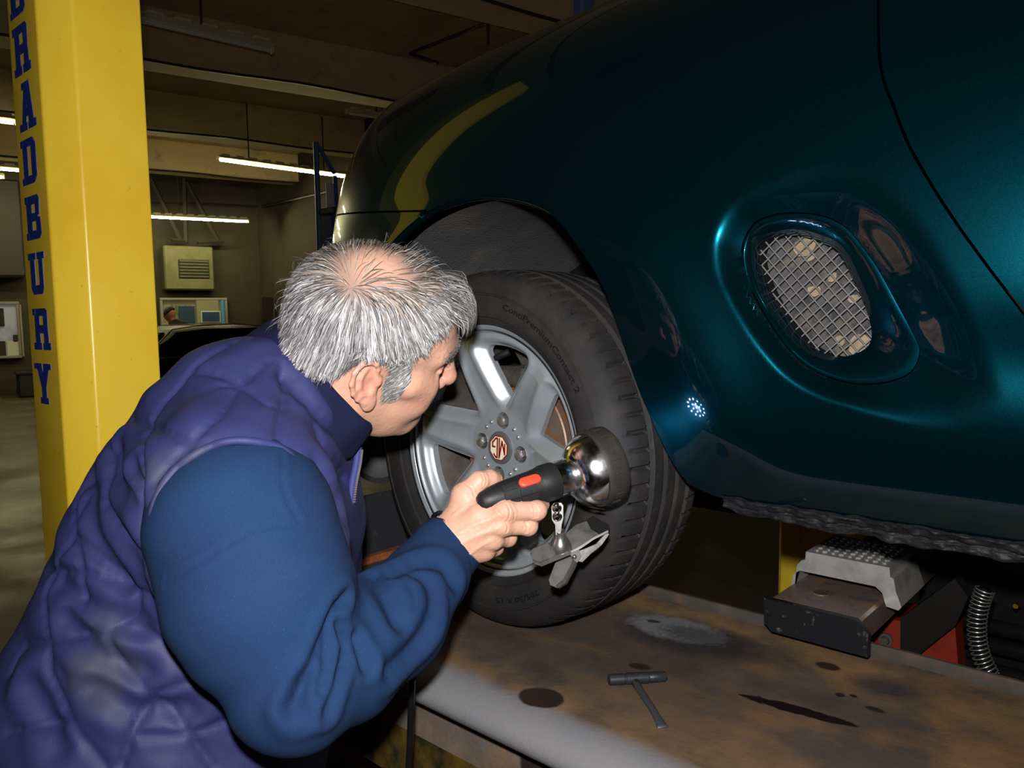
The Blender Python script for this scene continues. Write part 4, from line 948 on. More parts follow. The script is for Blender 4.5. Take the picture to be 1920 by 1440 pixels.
def polygonise(sdf, lo, hi, h, newton=2):
    lo = np.asarray(lo, np.float32); n = np.ceil((np.asarray(hi)-lo)/h/8).astype(int)*8+1; B = 8
    nb = (n-1)//B
    bi = np.stack(np.meshgrid(*[np.arange(q) for q in nb], indexing='ij'), -1).reshape(-1, 3)
    cen = lo+(bi*B+B/2).astype(np.float32)*h; dc = sdf(cen.astype(np.float32)); act = np.abs(dc) < B*h*1.15
    D = np.empty(n, np.float32)
    D[:] = 1
    big = np.repeat(np.repeat(np.repeat(dc.reshape(nb), B, 0), B, 1), B, 2); D[:-1, :-1, :-1] = big
    loc = np.stack(np.meshgrid(*[np.arange(B+1)]*3, indexing='ij'), -1).reshape(-1, 3)
    ab = bi[act]
    for s in range(0, len(ab), 400):
        idx = (ab[s:s+400, None]*B+loc[None]).reshape(-1, 3); D[idx[:, 0], idx[:, 1], idx[:, 2]] = sdf((lo+idx*h).astype(np.float32))
    S = D < 0
    cnt = np.zeros(np.array(n)-1, np.int8)
    for c_ in loc_c: cnt += S[c_[0]:n[0]-1+c_[0], c_[1]:n[1]-1+c_[1], c_[2]:n[2]-1+c_[2]]
    cells = np.argwhere((cnt > 0) & (cnt < 8)); cid = -np.ones(np.array(n)-1, np.int64); cid[tuple(cells.T)] = np.arange(len(cells))
    acc = np.zeros((len(cells), 3)); num = np.zeros(len(cells))
    for a in range(8):
        for ax in range(3):
            ca = loc_c[a]
            if ca[ax]: continue
            cb = ca.copy(); cb[ax] = 1
            da = D[tuple((cells+ca).T)]; db = D[tuple((cells+cb).T)]; m = (da < 0) != (db < 0)
            t = da[m]/(da[m]-db[m]); p = np.repeat(ca[None].astype(float), m.sum(), 0); p[:, ax] = t; acc[m] += p; num[m] += 1
    V = lo+(cells+acc/num[:, None])*h
    F = []
    for ax in range(3):
        o1, o2 = [(1, 2), (2, 0), (0, 1)][ax]
        sl0 = [slice(None)]*3; sl1 = [slice(None)]*3; sl0[ax] = slice(0, -1); sl1[ax] = slice(1, None)
        ch = S[tuple(sl0)] != S[tuple(sl1)]
        e = np.argwhere(ch); m = (e[:, o1] > 0) & (e[:, o2] > 0) & (e[:, o1] < n[o1]-1) & (e[:, o2] < n[o2]-1); e = e[m]
        fl_ = S[tuple(e.T)]
        q = []
        for (d1, d2) in ((-1, -1), (0, -1), (0, 0), (-1, 0)):
            c_ = e.copy(); c_[:, o1] += d1; c_[:, o2] += d2; q.append(cid[tuple(c_.T)])
        q = np.stack(q, 1); q[~fl_] = q[~fl_][:, ::-1]; F.append(q)
    F = np.concatenate(F); V = V.astype(np.float32)
    for _ in range(newton):
        d = sdf(V); g = np.stack([(sdf(V+np.eye(3, dtype=np.float32)[k]*.0006)-d)/.0006 for k in range(3)], 1)
        V = V-np.clip(d, -h, h)[:, None]*g/np.maximum((g*g).sum(1), .25)[:, None]
    return V.astype(float), F
loc_c = [np.array(q) for q in ((0, 0, 0), (1, 0, 0), (0, 1, 0), (1, 1, 0), (0, 0, 1), (1, 0, 1), (0, 1, 1), (1, 1, 1))]
def normals(V, F):
    a = V[F[:, 2]]-V[F[:, 0]]; b = V[F[:, 3]]-V[F[:, 1]]; fn = np.cross(a, b); N = np.zeros_like(V)
    for k in range(4): np.add.at(N, F[:, k], fn)
    return N/(np.linalg.norm(N, axis=1)[:, None]+1e-12)
def pix(V): return np.stack([960+FPX*V[:, 0]/V[:, 2], 720-FPX*V[:, 1]/V[:, 2]], 1)
def smooth_mesh(V, F, it=2, lam=.5):
    e = np.concatenate([F[:, [0, 1]], F[:, [1, 2]], F[:, [2, 3]], F[:, [3, 0]]]); deg = np.bincount(e.ravel(), minlength=len(V))[:, None]
    for _ in range(it):
        A = np.zeros_like(V)
        for k in range(3): A[:, k] = np.bincount(e[:, 0], V[e[:, 1], k], len(V))+np.bincount(e[:, 1], V[e[:, 0], k], len(V))
        V = V+lam*(A/np.maximum(deg, 1)-V)
    return V
from mathutils.kdtree import KDTree
def drape(V, F, lines, step=5):
    """lay pixel poly-lines on the near side of the mesh; returns list of 3-D point arrays"""
    N = normals(V, F); sgn = np.sign(-(N*V).sum(1)); near = sgn > 0; ids = np.where(near)[0]; p = pix(V[ids])
    kd = KDTree(len(ids))
    for i, q in enumerate(p): kd.insert((q[0], q[1], 0), i)
    kd.balance(); out = []
    for L in lines:
        B = bez(np.array(L, float), 12); pts = []; last = None
        for q in B:
            if last is not None and np.hypot(*(q-last)) < step: continue
            last = q; best = None
            for (co, i, d) in kd.find_n((q[0], q[1], 0), 6):
                v = V[ids[i]]
                if d < 14 and (best is None or v[2] < best[2]): best = v
            if best is not None: pts.append(cp(q[0], q[1], best[2]))
        if len(pts) > 1: out.append(np.array(pts))
    return out
def dist_to(V, pls):
    """distance of every vertex to a set of 3-D poly-lines (dense points)"""
    pts = []
    for L in pls:
        for a, b in zip(L[:-1], L[1:]):
            k = max(1, int(np.linalg.norm(b-a)/.003)); pts += [a+(b-a)*t for t in np.linspace(0, 1, k, endpoint=False)]
        pts.append(L[-1])
    kd = KDTree(len(pts))
    for i, q in enumerate(pts): kd.insert(q, i)
    kd.balance(); return np.array([kd.find(v)[2] for v in V])
def add_cam_mesh(name, V, F, m, parent, smooth=True, fix=False):
    return make(name, c2w(V), F, m, parent, smooth=smooth, fix=fix)

# ================================================================ the mechanic (metres in the camera's axes: right, up, away)
f32 = np.float32
HC = np.array([-.181, .049, .97], f32)
HF = np.array([.891, -.163, .423]); HS = np.array([.241, -.620, -.746]); HU = np.array([.384, .767, -.514])
HM = np.stack([HF, HS, HU], 1).astype(f32)          # columns: face, his right, crown
def h2c(L): return HC+np.asarray(L) @ HM.T
def c2h(P): return (P-HC) @ HM
NB = cp(560, 760, .985)                             # base of the neck
RINGC = cp(612, 706, .965)
def head_sdf(P):
    Q = c2h(P).astype(f32); A = np.abs(Q[:, 1]); M = np.stack([Q[:, 0], A, Q[:, 2]], 1)   # mirrored side
    d = s_ell(Q, (-.012, 0, .043), (.093, .078, .087))
    d = smin(d, s_ell(Q, (.030, 0, .045), (.068, .067, .066)), .03)
    d = smin(d, s_ell(Q, (.038, 0, -.022), (.056, .061, .064)), .03)
    d = smin(d, s_cone(M, (-.008, .056, -.045), (.070, .020, -.096), .020, .019), .03)
    d = smin(d, s_ell(Q, (.066, 0, -.066), (.036, .036, .042)), .02)
    d = smin(d, s_sphere(Q, (.083, 0, -.099), .0175), .018)
    d = smin(d, s_cone(M, (.072, .042, -.016), (.048, .058, -.006), .019, .017), .02)
    d = smin(d, s_ell(M, (.062, .040, -.044), (.026, .022, .026)), .02)                 # cheek
    d = smin(d, s_cone(M, (.094, .010, .034), (.073, .046, .034), .0125, .011), .016)   # brow
    d = smax(d, -s_ell(M, (.103, .032, .010), (.018, .017, .0115)), .012)
    d = smin(d, s_sphere(M, (.0795, .0325, .008), .0128), .003)
    d = smin(d, s_cone(M, (.0885, .022, .0145), (.0835, .046, .012), .0042, .0036), .005)  # upper lid
    d = smin(d, s_cone(M, (.0870, .022, .0015), (.0820, .045, .002), .0034, .003), .006)
    d = smin(d, s_cone(Q, (.098, 0, .018), (.1155, 0, -.021), .0085, .0118), .011)      # nose
    d = smin(d, s_sphere(Q, (.1165, 0, -.026), .0118), .006)
    d = smin(d, s_ell(M, (.101, .0125, -.031), (.0115, .0075, .008)), .006)
    d = smax(d, -s_ell(M, (.1075, .0068, -.0395), (.0065, .0036, .005)), .003)
    d = smin(d, s_cone(M, (.1005, 0, -.062), (.091, .023, -.0665), .0062, .0030), .005)  # lips
    d = smin(d, s_cone(M, (.0985, 0, -.0735), (.090, .021, -.0705), .0068, .0032), .005)
    d = smax(d, -s_cone(M, (.108, 0, -.0678), (.090, .026, -.0685), .0013, .0010), .003)
    d = smax(d, -s_cone(M, (.098, .017, -.040), (.080, .036, -.070), .0016, .0010), .006)  # fold beside the mouth
    d = smin(d, s_cone(M, (-.03, .02, -.035), (.03, .02, -.085), .045, .032), .03)       # soft under-jaw
    # ears
    E = M.copy(); E[:, 0] = (E[:, 0]+.006)*1.12; E[:, 2] = (E[:, 2]-.003)*.96; _a, _b = E[:, 0]+.006, E[:, 2].copy(); E[:, 0] = _a*cos(.38)+_b*sin(.38)-.006; E[:, 2] = -_a*sin(.38)+_b*cos(.38); E[:, 1] = E[:, 1]-(.0790-.30*(E[:, 0]-.008))
    er = s_ell(E, (-.007, .000, .001), (.0185, .0046, .0310))
    er = smax(er, -s_ell(E, (-.006, .0085, .004), (.0135, .0072, .0235)), .004)            # hollow inside the rim
    hel = [(.0085, .001, .002), (.0105, .003, .014), (.0085, .0045, .024), (.000, .0055, .0315), (-.011, .006, .0325), (-.020, .006, .025), (-.0245, .0055, .011), (-.0235, .0045, -.004), (-.018, .003, -.016), (-.010, .002, -.025)]
    er = smin(er, chain(E, hel, [.0022, .0026, .0030, .0034, .0036, .0036, .0036, .0034, .0034, .0036], .003), .0025)
    er = smin(er, chain(E, [(-.004, .001, .021), (-.0125, .0028, .012), (-.0150, .003, .000), (-.0115, .0025, -.012), (-.002, .0015, -.0165)], [.0022, .0028, .0030, .0030, .0026], .003), .005)
    er = smax(er, -s_ell(E, (-.002, .0080, -.003), (.0080, .0085, .0100)), .004)           # bowl of the ear
    er = smin(er, s_ell(E, (-.004, .0005, -.0300), (.0100, .0050, .0130)), .006)           # lobe
    er = smin(er, s_ell(E, (.0105, .0010, -.004), (.0045, .0040, .0065)), .005)
    d = smin(d, er, .005)
    # neck
    d = smin(d, s_cone(P, h2c((-.030, 0, -.030)), NB, .060, .070), .035)
    d = smin(d, s_cone(P, h2c((-.045, .02, -.02)), NB+np.array([0, .0, -.02]), .048, .060), .03)
    return d
# ---- hand
def H_(px, py, d): return cp(px, py, d).astype(f32)
WR = H_(838, 1022, .950)
fing = {
 'index': ([H_(898, 968, .938), H_(948, 957, .935), H_(1006, 957, .945), H_(1014, 946, .972), H_(1000, 926, .992)], [.0145, .0134, .0112, .0100, .0082]),
 'middle': ([H_(898, 990, .940), H_(943, 984, .938), H_(990, 986, .952), H_(1000, 968, .980), H_(985, 944, .998)], [.0145, .0130, .0109, .0098, .0082]),
 'ring': ([H_(892, 1010, .943), H_(925, 1010, .944), H_(952, 1008, .966), H_(962, 990, .990), H_(950, 965, 1.002)], [.0142, .0124, .0102, .0094, .0078]),
 'little': ([H_(885, 1028, .949), H_(910, 1030, .953), H_(928, 1026, .976), H_(938, 1008, .996), H_(930, 986, 1.005)], [.0145, .0120, .0098, .0090, .0075])}
thumb = ([H_(856, 985, .958), H_(872, 930, .955), H_(898, 903, .958), H_(918, 898, .968), H_(930, 899, .976)], [.0175, .0155, .0122, .0108, .0088])
def hand_sdf(P):
    d = s_cone(P, H_(815, 1050, .945), WR, .024, .0275)
    for k, (p, r) in fing.items():
        d = smin(d, s_cone(P, WR+(p[0]-WR)*.15, p[0], .0215, .0165), .016)
    d = smin(d, s_cone(P, WR, thumb[0][0], .024, .0185), .02)
    d = smin(d, s_ell(P, H_(885, 1000, .962), (.032, .030, .017)), .02)
    web = s_cone(P, thumb[0][1], H_(905, 958, .956), .0125, .012); d = smin(d, web, .014)
    for k, (p, r) in fing.items():
        e = chain(P, p, r, .004); e = smin(e, s_sphere(P, p[2]+np.array([0, 0, -.0008], f32), r[2]*1.06), .004); d = smin(d, e, .0045)
    d = smin(d, chain(P, thumb[0], thumb[1], .006), .010)
    # knuckle bumps and tendons on the back of the hand
    for (k, (p, r)) in fing.items():
        d = smin(d, s_sphere(P, p[1]+np.array([-.002, .0, -.0045], f32), .0115), .008)
        d = smin(d, s_cone(P, WR+(p[1]-WR)*.35+np.array([0, 0, -.0175], f32), p[1]+np.array([-.004, 0, -.011], f32), .004, .0045), .009)
    # thumb nail dent
    return d
V1, F1 = polygonise(head_sdf, HC-np.array([.2, .2, .16]), HC+np.array([.16, .17, .16]), .0017)
V2, F2 = polygonise(hand_sdf, H_(790, 1110, .88), H_(1060, 860, 1.06), .0012)
_N2 = normals(V2, F2)
if hand_sdf((V2[:300]+_N2[:300]*.004).astype(f32)).mean() < 0: _N2 = -_N2
_cr = drape(V2, F2, [[(958, 946), (965, 960), (964, 974)], [(998, 944), (1003, 957), (1001, 971)], [(1003, 945), (1008, 957), (1006, 970)], [(950, 944), (956, 958), (954, 972)], [(985, 978), (989, 988), (986, 1000)], [(948, 978), (952, 988), (950, 998)], [(903, 888), (907, 899), (905, 910)], [(909, 888), (913, 899), (911, 910)], [(870, 905), (884, 915), (890, 930)], [(905, 940), (925, 950), (940, 965)]], 2)
_vn = drape(V2, F2, [[(860, 1000), (885, 985), (915, 975), (940, 962)], [(865, 1020), (895, 1005), (930, 992)], [(880, 1040), (905, 1022), (925, 1012)], [(850, 965), (870, 950), (890, 940)]], 2)
_d = dist_to(V2, _cr); _e = dist_to(V2, _vn)
V2 = V2+_N2*(-.0009*np.exp(-(_d/.0011)**2)+.0004*np.exp(-((_d-.0026)/.0015)**2)+.0010*np.exp(-(_e/.0028)**2))[:, None]

# ---- torso, arms and legs (under the clothes)
SR = H_(438, 925, .82); EL = H_(552, 1292, .725); WRs = H_(838, 1022, .955)
SLf = H_(535, 890, 1.14); ELf = np.array([-.40, -.40, 1.17], f32); WLf = np.array([-.31, -.56, 1.08], f32)
ZC = .975; FM_ = H_(735, 1168, .85)
TOR = [(486, 764, 126), (462, 862, 180), (430, 990, 222), (390, 1150, 248), (325, 1340, 270), (270, 1560, 275)]
def torso_sdf(P, off=0.0):
    Q = P.copy(); Q[:, 2] = ZC+(P[:, 2]-ZC)*1.12; d = None
    for s in (-.055, .055):
        pts = [cp(a, b, ZC)+np.array([0, 0, s]) for a, b, r in TOR]; rs = [r*ZC/FPX+off for a, b, r in TOR]
        e = chain(Q, pts, rs, .03); d = e if d is None else smin(d, e, .05)
    return d
def shoulder_sdf(P, off=0.0):
    d = s_cone(P, SR, SR+(EL-SR)*.35, .090+off, .088+off)
    d = smin(d, s_cone(P, SR, cp(488, 802, .90), .088+off, .062+off), .03)
    e = smin(s_cone(P, SLf, cp(500, 800, 1.04), .085+off, .065+off), s_cone(P, SLf, SLf+(ELf-SLf)*.3, .085+off, .08+off), .03)
    return smin(d, e, .02)
def core_sdf(P):
    d = torso_sdf(P, -.03)
    d = smin(d, shoulder_sdf(P, -.03), .03)
    d = smin(d, s_cone(P, NB, cp(520, 800, ZC), .06, .08), .03)
    d = smin(d, chain(P, [SR, EL, FM_, WRs], [.05, .032, .026, .020], .01), .02)
    d = smin(d, chain(P, [SLf, ELf, WLf], [.055, .042, .029], .01), .02)
    for k in range(4): d = smin(d, s_cone(P, WLf, WLf+np.array([.02+.016*k, -.085+.006*abs(k-1.5), -.01*k], f32), .017, .008), .006)
    d = smin(d, s_cone(P, WLf, WLf+np.array([.05, -.04, -.04], f32), .017, .009), .008)
    return d
V3, F3 = polygonise(core_sdf, (-.85, -.72, .68), (.02, .08, 1.32), .008, 1)
# legs join the hips and stand on the floor
DOWN = np.array([RT[2], UP[2], FW[2]])*-1.0
HIPR = cp(300, 1560, .90); HIPL = cp(262, 1560, 1.08)
def floor_drop(p): return (c2w(p)[2])
def leg_pts(h, fwd):
    hz = floor_drop(h); knee = h+DOWN*(hz*.48)+np.array([fwd, 0, .04]); ank = h+DOWN*(hz-.09)+np.array([.02, 0, .03]); return [h, knee, ank]
LR, LL = leg_pts(HIPR, .06), leg_pts(HIPL, .03)
def legs_sdf(P, off=0.0):
    d = None
    for L in (LR, LL):
        e = chain(P, [q.astype(f32) for q in L], [.088+off, .066+off, .045+off], .03); d = e if d is None else smin(d, e, .02)
    return smin(d, s_cone(P, HIPR, HIPL, .10+off, .10+off), .05)
allp = np.array(LR+LL); lo_, hi_ = allp.min(0)-.16, allp.max(0)+.16
V4, F4 = polygonise(lambda P: legs_sdf(P, -.018), lo_, hi_, .012, 1)
VB = np.vstack([V1, V2, V3, V4]); FB = np.vstack([F1, F2+len(V1), F3+len(V1)+len(V2), F4+len(V1)+len(V2)+len(V3)])
M_skin = mat('skin', (.62, .36, .27), .5, spec=.3, sss=.25, vcol='Col', bump=(170, .35, .0022, 8), noise=(35, (.42, .21, .15), .58, .95, 4))
foot = c2w(((LR[2]+LL[2])/2)); 
person = make('person', c2w(VB), FB, M_skin, None, smooth=True, fix=False)
tag(person, 'grey haired man in navy quilted vest bending to the wheel with a torch', 'person')
# skin tone: ruddy nose, ears and cheeks, paler scalp and hand
L1 = c2h(V1)
colr = np.tile(np.array([.47, .265, .185, 1.0]), (len(VB), 1))
def blend(mask, c_):
    m = np.clip(mask, 0, 1)[:, None]; colr[:len(V1), :3] = colr[:len(V1), :3]*(1-m)+np.array(c_)*m
blend(np.exp(-(np.linalg.norm(L1-[.115, 0, -.025], axis=1)/.022)**2)*.75, (.47, .20, .14))
Am = np.stack([L1[:, 0], np.abs(L1[:, 1]), L1[:, 2]], 1)
blend(np.exp(-(np.linalg.norm(Am-[-.008, .085, .0], axis=1)/.03)**2)*.7, (.50, .215, .16))
blend(np.exp(-(np.linalg.norm(Am-[.070, .045, -.02], axis=1)/.026)**2)*.6, (.46, .20, .145))
blend(np.exp(-(np.linalg.norm(Am-[.0795, .0325, .008], axis=1)/.009)**4)*.6, (.36, .2, .16))
blend(np.exp(-(np.linalg.norm(Am-[.099, 0, -.069], axis=1)/.016)**4)*.5, (.36, .15, .12))
blend(sstep(.08, .12, L1[:, 2])*.55, (.47, .28, .21))
colr[len(V1):len(V1)+len(V2), :3] = (.49, .275, .195)
def set_col(o, C4): a = o.data.color_attributes.new('Col', 'FLOAT_COLOR', 'POINT'); a.data.foreach_set('color', C4.astype(f32).ravel())
set_col(person, colr)

# ---------------------------------------------------------------- vest
M_vest = mat('navy_quilted_cotton', (.020, .025, .092), .62, spec=.28, noise=(7, (.016, .020, .072), .4, .7), noise2=(4.5, (.042, .042, .056), .60, .74, 3), bump=(700, .25, .0008, 2))
def vest_sdf(P):
    d = torso_sdf(P, .0)
    d = smin(d, shoulder_sdf(P, .006), .045)
    return smin(d, s_cone(P, cp(532, 772, .97), cp(500, 810, .97), .060, .11), .03)
VV, FV = polygonise(vest_sdf, (-.86, -.60, .66), (.0, .10, 1.32), .0042)
VV = smooth_mesh(VV, FV, 2)
QL = [[(477, 618), (412, 652), (355, 694), (305, 751), (275, 816), (263, 870), (262, 960)], [(508, 671), (450, 721), (412, 771), (355, 828), (330, 880)], [(355, 694), (405, 702), (450, 721), (508, 759)], [(230, 780), (275, 797), (313, 809), (355, 828), (400, 838)], [(530, 679), (534, 736), (523, 805), (519, 832)],
 [(229, 778), (206, 832), (202, 927), (217, 965), (262, 1040)], [(191, 830), (160, 889), (141, 965), (141, 1002)], [(155, 936), (141, 997), (155, 1062), (150, 1123)], [(75, 1067), (136, 1070), (200, 1085), (262, 1109), (328, 1147)], [(89, 1203), (202, 1182), (281, 1189), (328, 1222), (370, 1260)], [(141, 1002), (197, 1062), (262, 1109)], [(89, 1203), (82, 1128), (96, 1081), (141, 1002)],
 [(89, 1203), (98, 1269), (136, 1349), (197, 1440)], [(202, 1182), (225, 1250), (281, 1302), (347, 1367), (400, 1440)], [(281, 1316), (253, 1363), (225, 1440)], [(20, 1260), (42, 1213), (89, 1203)], [(10, 1372), (70, 1363), (136, 1349)], [(262, 1381), (347, 1377), (445, 1344)], [(281, 1302), (375, 1273)], [(262, 1109), (250, 1150), (202, 1182)], [(560, 860), (585, 905), (620, 940), (650, 1000)], [(590, 800), (620, 860), (650, 900)], [(250, 905), (255, 980), (285, 1050), (315, 1080)], [(420, 720), (450, 721)], [(355, 828), (310, 870), (290, 905)]]
qpl = drape(VV, FV, QL); dq = dist_to(VV, qpl)
NV = normals(VV, FV)
if (NV*(VV-VV.mean(0))).sum(1).mean() < 0: NV = -NV; FV = FV[:, ::-1]
disp = -.0062*np.exp(-(dq/.0042)**2)+.0055*(1-np.exp(-(dq/.026)**2))
# soft folds pulled between the stitches
FO = [[(215, 840), (235, 930), (280, 1010)], [(165, 900), (180, 1000), (230, 1090)], [(110, 1090), (180, 1140), (260, 1170)], [(120, 1160), (190, 1230), (270, 1260)], [(180, 1290), (260, 1330), (350, 1330)], [(300, 1090), (340, 1190)], [(600, 880), (640, 960)], [(540, 700), (590, 770), (640, 830)], [(245, 880), (262, 1000), (310, 1090)], [(60, 1290), (110, 1400)]]
fpl = drape(VV, FV, FO); df = dist_to(VV, fpl); disp += -.0075*np.exp(-(df/.012)**2)+.0035*np.exp(-((df-.024)/.012)**2)
X_ = VV
disp += .0028*np.sin(X_[:, 0]*46+2.2*np.sin(X_[:, 1]*31))*np.sin(X_[:, 1]*38+1.7*np.sin(X_[:, 2]*27))
VV = VV+NV*disp[:, None]
VV = smooth_mesh(VV, FV, 1, .4)
# arm holes and neck hole
ARMH = np.array([(283, 1015), (290, 950), (318, 893), (370, 850), (430, 827), (490, 830), (532, 843), (565, 880), (596, 930), (616, 990), (640, 1060), (650, 1100), (600, 1150), (500, 1190), (380, 1180), (310, 1120)], float)
pv = pix(VV); inside = in_poly(pv[:, 0], pv[:, 1], np.vstack([bez(ARMH, 8)])) & (VV[:, 2] < .93)
far_in = (np.linalg.norm(VV-(SLf+(ELf-SLf)*.36), axis=1) < .10) & (VV[:, 2] > 1.0)
fm = ~(inside | far_in)[FV].any(1)
FVk = FV[fm]
u, inv = np.unique(FVk, return_inverse=True)
vest = add_cam_mesh('vest', VV[u], inv.reshape(FVk.shape), M_vest, person); vest['label'] = 'navy quilted body warmer vest'
vest['kind'] = 'clothing'; del vest['kind']
# bound edge of the arm hole
edge_l = drape(VV, FV, [ARMH[:12].tolist()], 4)[0]
edge_l = edge_l+np.array([0, 0, -.001])
for _ in range(6): edge_l[1:-1] = (edge_l[:-2]+2*edge_l[1:-1]+edge_l[2:])/4
MB().tube(c2w(edge_l), .0045, 8).build('armhole_binding', M_vest, vest, smooth=True)
# collar: band standing round the neck
M_coll = mat('dark_navy_fleece', (.0065, .0078, .027), .9, spec=.1, bump=(900, .3, .0008, 2))
ca = unit([.78, .62, -.10]); ce1 = unit(np.array([.62, -.78, 0])-ca*(np.array([.62, -.78, 0])@ca)); ce2 = np.cross(ca, ce1)
nphi, prof_c = 140, [(-.044, .0965), (-.026, .0955), (-.006, .0925), (.010, .0905), (.022, .0885), (.0285, .0860), (.0285, .0825), (.018, .0810), (-.004, .082), (-.044, .083)]
Vc = []; gap = .16
for i in range(nphi+1):
    ph_ = gap+(2*pi-2*gap)*i/nphi
    lift_ = .010*cos(ph_)*-1; endf = 1-.45*math.exp(-((min(ph_, 2*pi-ph_)-gap)/.10)**2)
    wv = .0025*sin(ph_*5)+.0015*sin(ph_*11+1)
    for (h_, r_) in prof_c:
        r2 = r_*(1.0+.02*sin(ph_*3+.5))+wv*.6
        Vc.append(RINGC+ca*(h_*endf+lift_*.5-.009)+ce1*r2*1.02*cos(ph_)+ce2*r2*.88*sin(ph_))
npc = len(prof_c)
Fc = [(i*npc+j, (i+1)*npc+j, (i+1)*npc+(j+1) % npc, i*npc+(j+1) % npc) for i in range(nphi) for j in range(npc)]+[tuple(range(npc)), tuple(nphi*npc+j for j in range(npc))[::-1]]
co = make('collar', c2w(np.array(Vc)), Fc, M_coll, vest, smooth=True, fix=True)
# zip
zl = [H_(672, 838, .965), H_(668, 870, .965), H_(661, 905, .965), H_(656, 950, .965), H_(655, 1000, .965), H_(654, 1060, .965)]
ZB_ = bez(np.array(zl), 10)
MB().tube(c2w(ZB_), .0048, 8).build('zip_tape', mat('royal_blue_tape', (.018, .026, .13), .7), vest, smooth=True)
M_zip = mat('zip_metal', (.6, .6, .6), .3, metal=.9)
mbz = MB()
for i in range(2, len(ZB_)-22): mbz.box(c2w(ZB_[i]+np.array([.0048, 0, -.001])), (.0028, .0028, .0022), None)
mbz.build('zip_teeth', M_zip, vest)['kind'] = 'stuff'

# ---------------------------------------------------------------- sweatshirt sleeves
M_sw = mat('blue_sweatshirt', (.0082, .0225, .067), .9, spec=.12, noise=(9, (.007, .025, .068), .4, .7), noise2=(900, (.018, .045, .105), .62, .75, 2), bump=(900, .4, .0009, 2))
A1 = H_(455, 985, .775); A2 = H_(492, 1120, .745); FM = H_(735, 1168, .85); CU = H_(830, 1030, .948)
def sleeve_sdf(P):
    up = chain(P, [SR, A1, A2, H_(545, 1285, .725)], [.082, .0875, .0865, .058], .02)
    lowr = chain(P, [H_(556, 1292, .725), H_(640, 1240, .78), FM, H_(806, 1078, .925), CU], [.056, .060, .0585, .0470, .0395], .012)
    d = smin(up, lowr, .018)
    e = chain(P, [SLf, ELf, WLf], [.080, .065, .042], .02)
    return np.minimum(d, e)
VS, FS = polygonise(sleeve_sdf, (-.50, -.62, .60), (.0, .02, 1.28), .0040)
VS = smooth_mesh(VS, FS, 2)
NS = normals(VS, FS)
if sleeve_sdf((VS[:400]+NS[:400]*.01).astype(f32)).mean() < 0: NS = -NS; FS = FS[:, ::-1]
CR = [[(655, 1119), (632, 1147), (602, 1214), (547, 1324)], [(622, 1165), (611, 1244), (605, 1296)], [(640, 1171), (651, 1214), (638, 1266), (614, 1336)], [(669, 1196), (687, 1248)]]
CR2 = [[(767, 1064), (800, 1085), (815, 1120), (808, 1165), (782, 1208), (736, 1254)], [(700, 1075), (718, 1105), (748, 1165)], [(735, 1070), (790, 1055), (830, 1060), (852, 1090)], [(560, 1330), (575, 1290)]]
SEAM = [[(305, 1095), (384, 1048), (469, 997), (563, 978)], [(530, 845), (534, 922), (563, 978)]]
dsp = np.zeros(len(VS))
p1 = drape(VS, FS, CR); d1 = dist_to(VS, p1); dsp += -.0085*np.exp(-(d1/.006)**2)+.0035*np.exp(-((d1-.013)/.007)**2)
p2 = drape(VS, FS, CR2); d2 = dist_to(VS, p2); dsp += -.0070*np.exp(-(d2/.010)**2)+.0045*np.exp(-((d2-.020)/.010)**2)
p3 = drape(VS, FS, SEAM); d3 = dist_to(VS, p3); dsp += -.0022*np.exp(-(d3/.0022)**2)+.0012*np.exp(-((d3-.0055)/.003)**2)
tfor = np.clip((VS-EL)@unit(WRs-EL)/np.linalg.norm(WRs-EL), 0, 1)
dsp += .0010*np.sin(VS[:, 0]*60+3*np.sin(VS[:, 1]*35))*np.sin(VS[:, 2]*45+2*np.sin(VS[:, 1]*40))
VS = VS+NS*dsp[:, None]; VS = smooth_mesh(VS, FS, 1, .4)
sw = add_cam_mesh('sweatshirt', VS, FS, M_sw, person); sw['label'] = 'blue sweatshirt sleeves'
# ribbed cuff: runs from the end of the sleeve to the wrist
c0 = H_(815, 1062, .930); c1 = H_(852, 1014, .958); ax_ = unit(c1-c0); L_ = np.linalg.norm(c1-c0)
e1_ = unit(np.cross(ax_, [0, 0, 1])); e2_ = np.cross(ax_, e1_); Vc = []; nn = 180
pc = [(-.3, .038), (-.1, .0405), (.05, .0408), (.3, .0400), (.6, .0395), (.85, .0395), (.97, .0390), (1.0, .0370), (.97, .0345), (.6, .034)]
for (t, r_) in pc:
    for k in range(nn):
        a = 2*pi*k/nn; rb = r_+(.0006*(1 if k % 2 else -1) if r_ > .037 else 0)
        Vc.append(c0+ax_*t*L_+e1_*rb*1.06*cos(a)+e2_*rb*.92*sin(a))
Fc = [(i*nn+k, i*nn+(k+1) % nn, (i+1)*nn+(k+1) % nn, (i+1)*nn+k) for i in range(len(pc)-1) for k in range(nn)]
make('cuff', c2w(np.array(Vc)), Fc, M_sw, sw, smooth=True, fix=True)
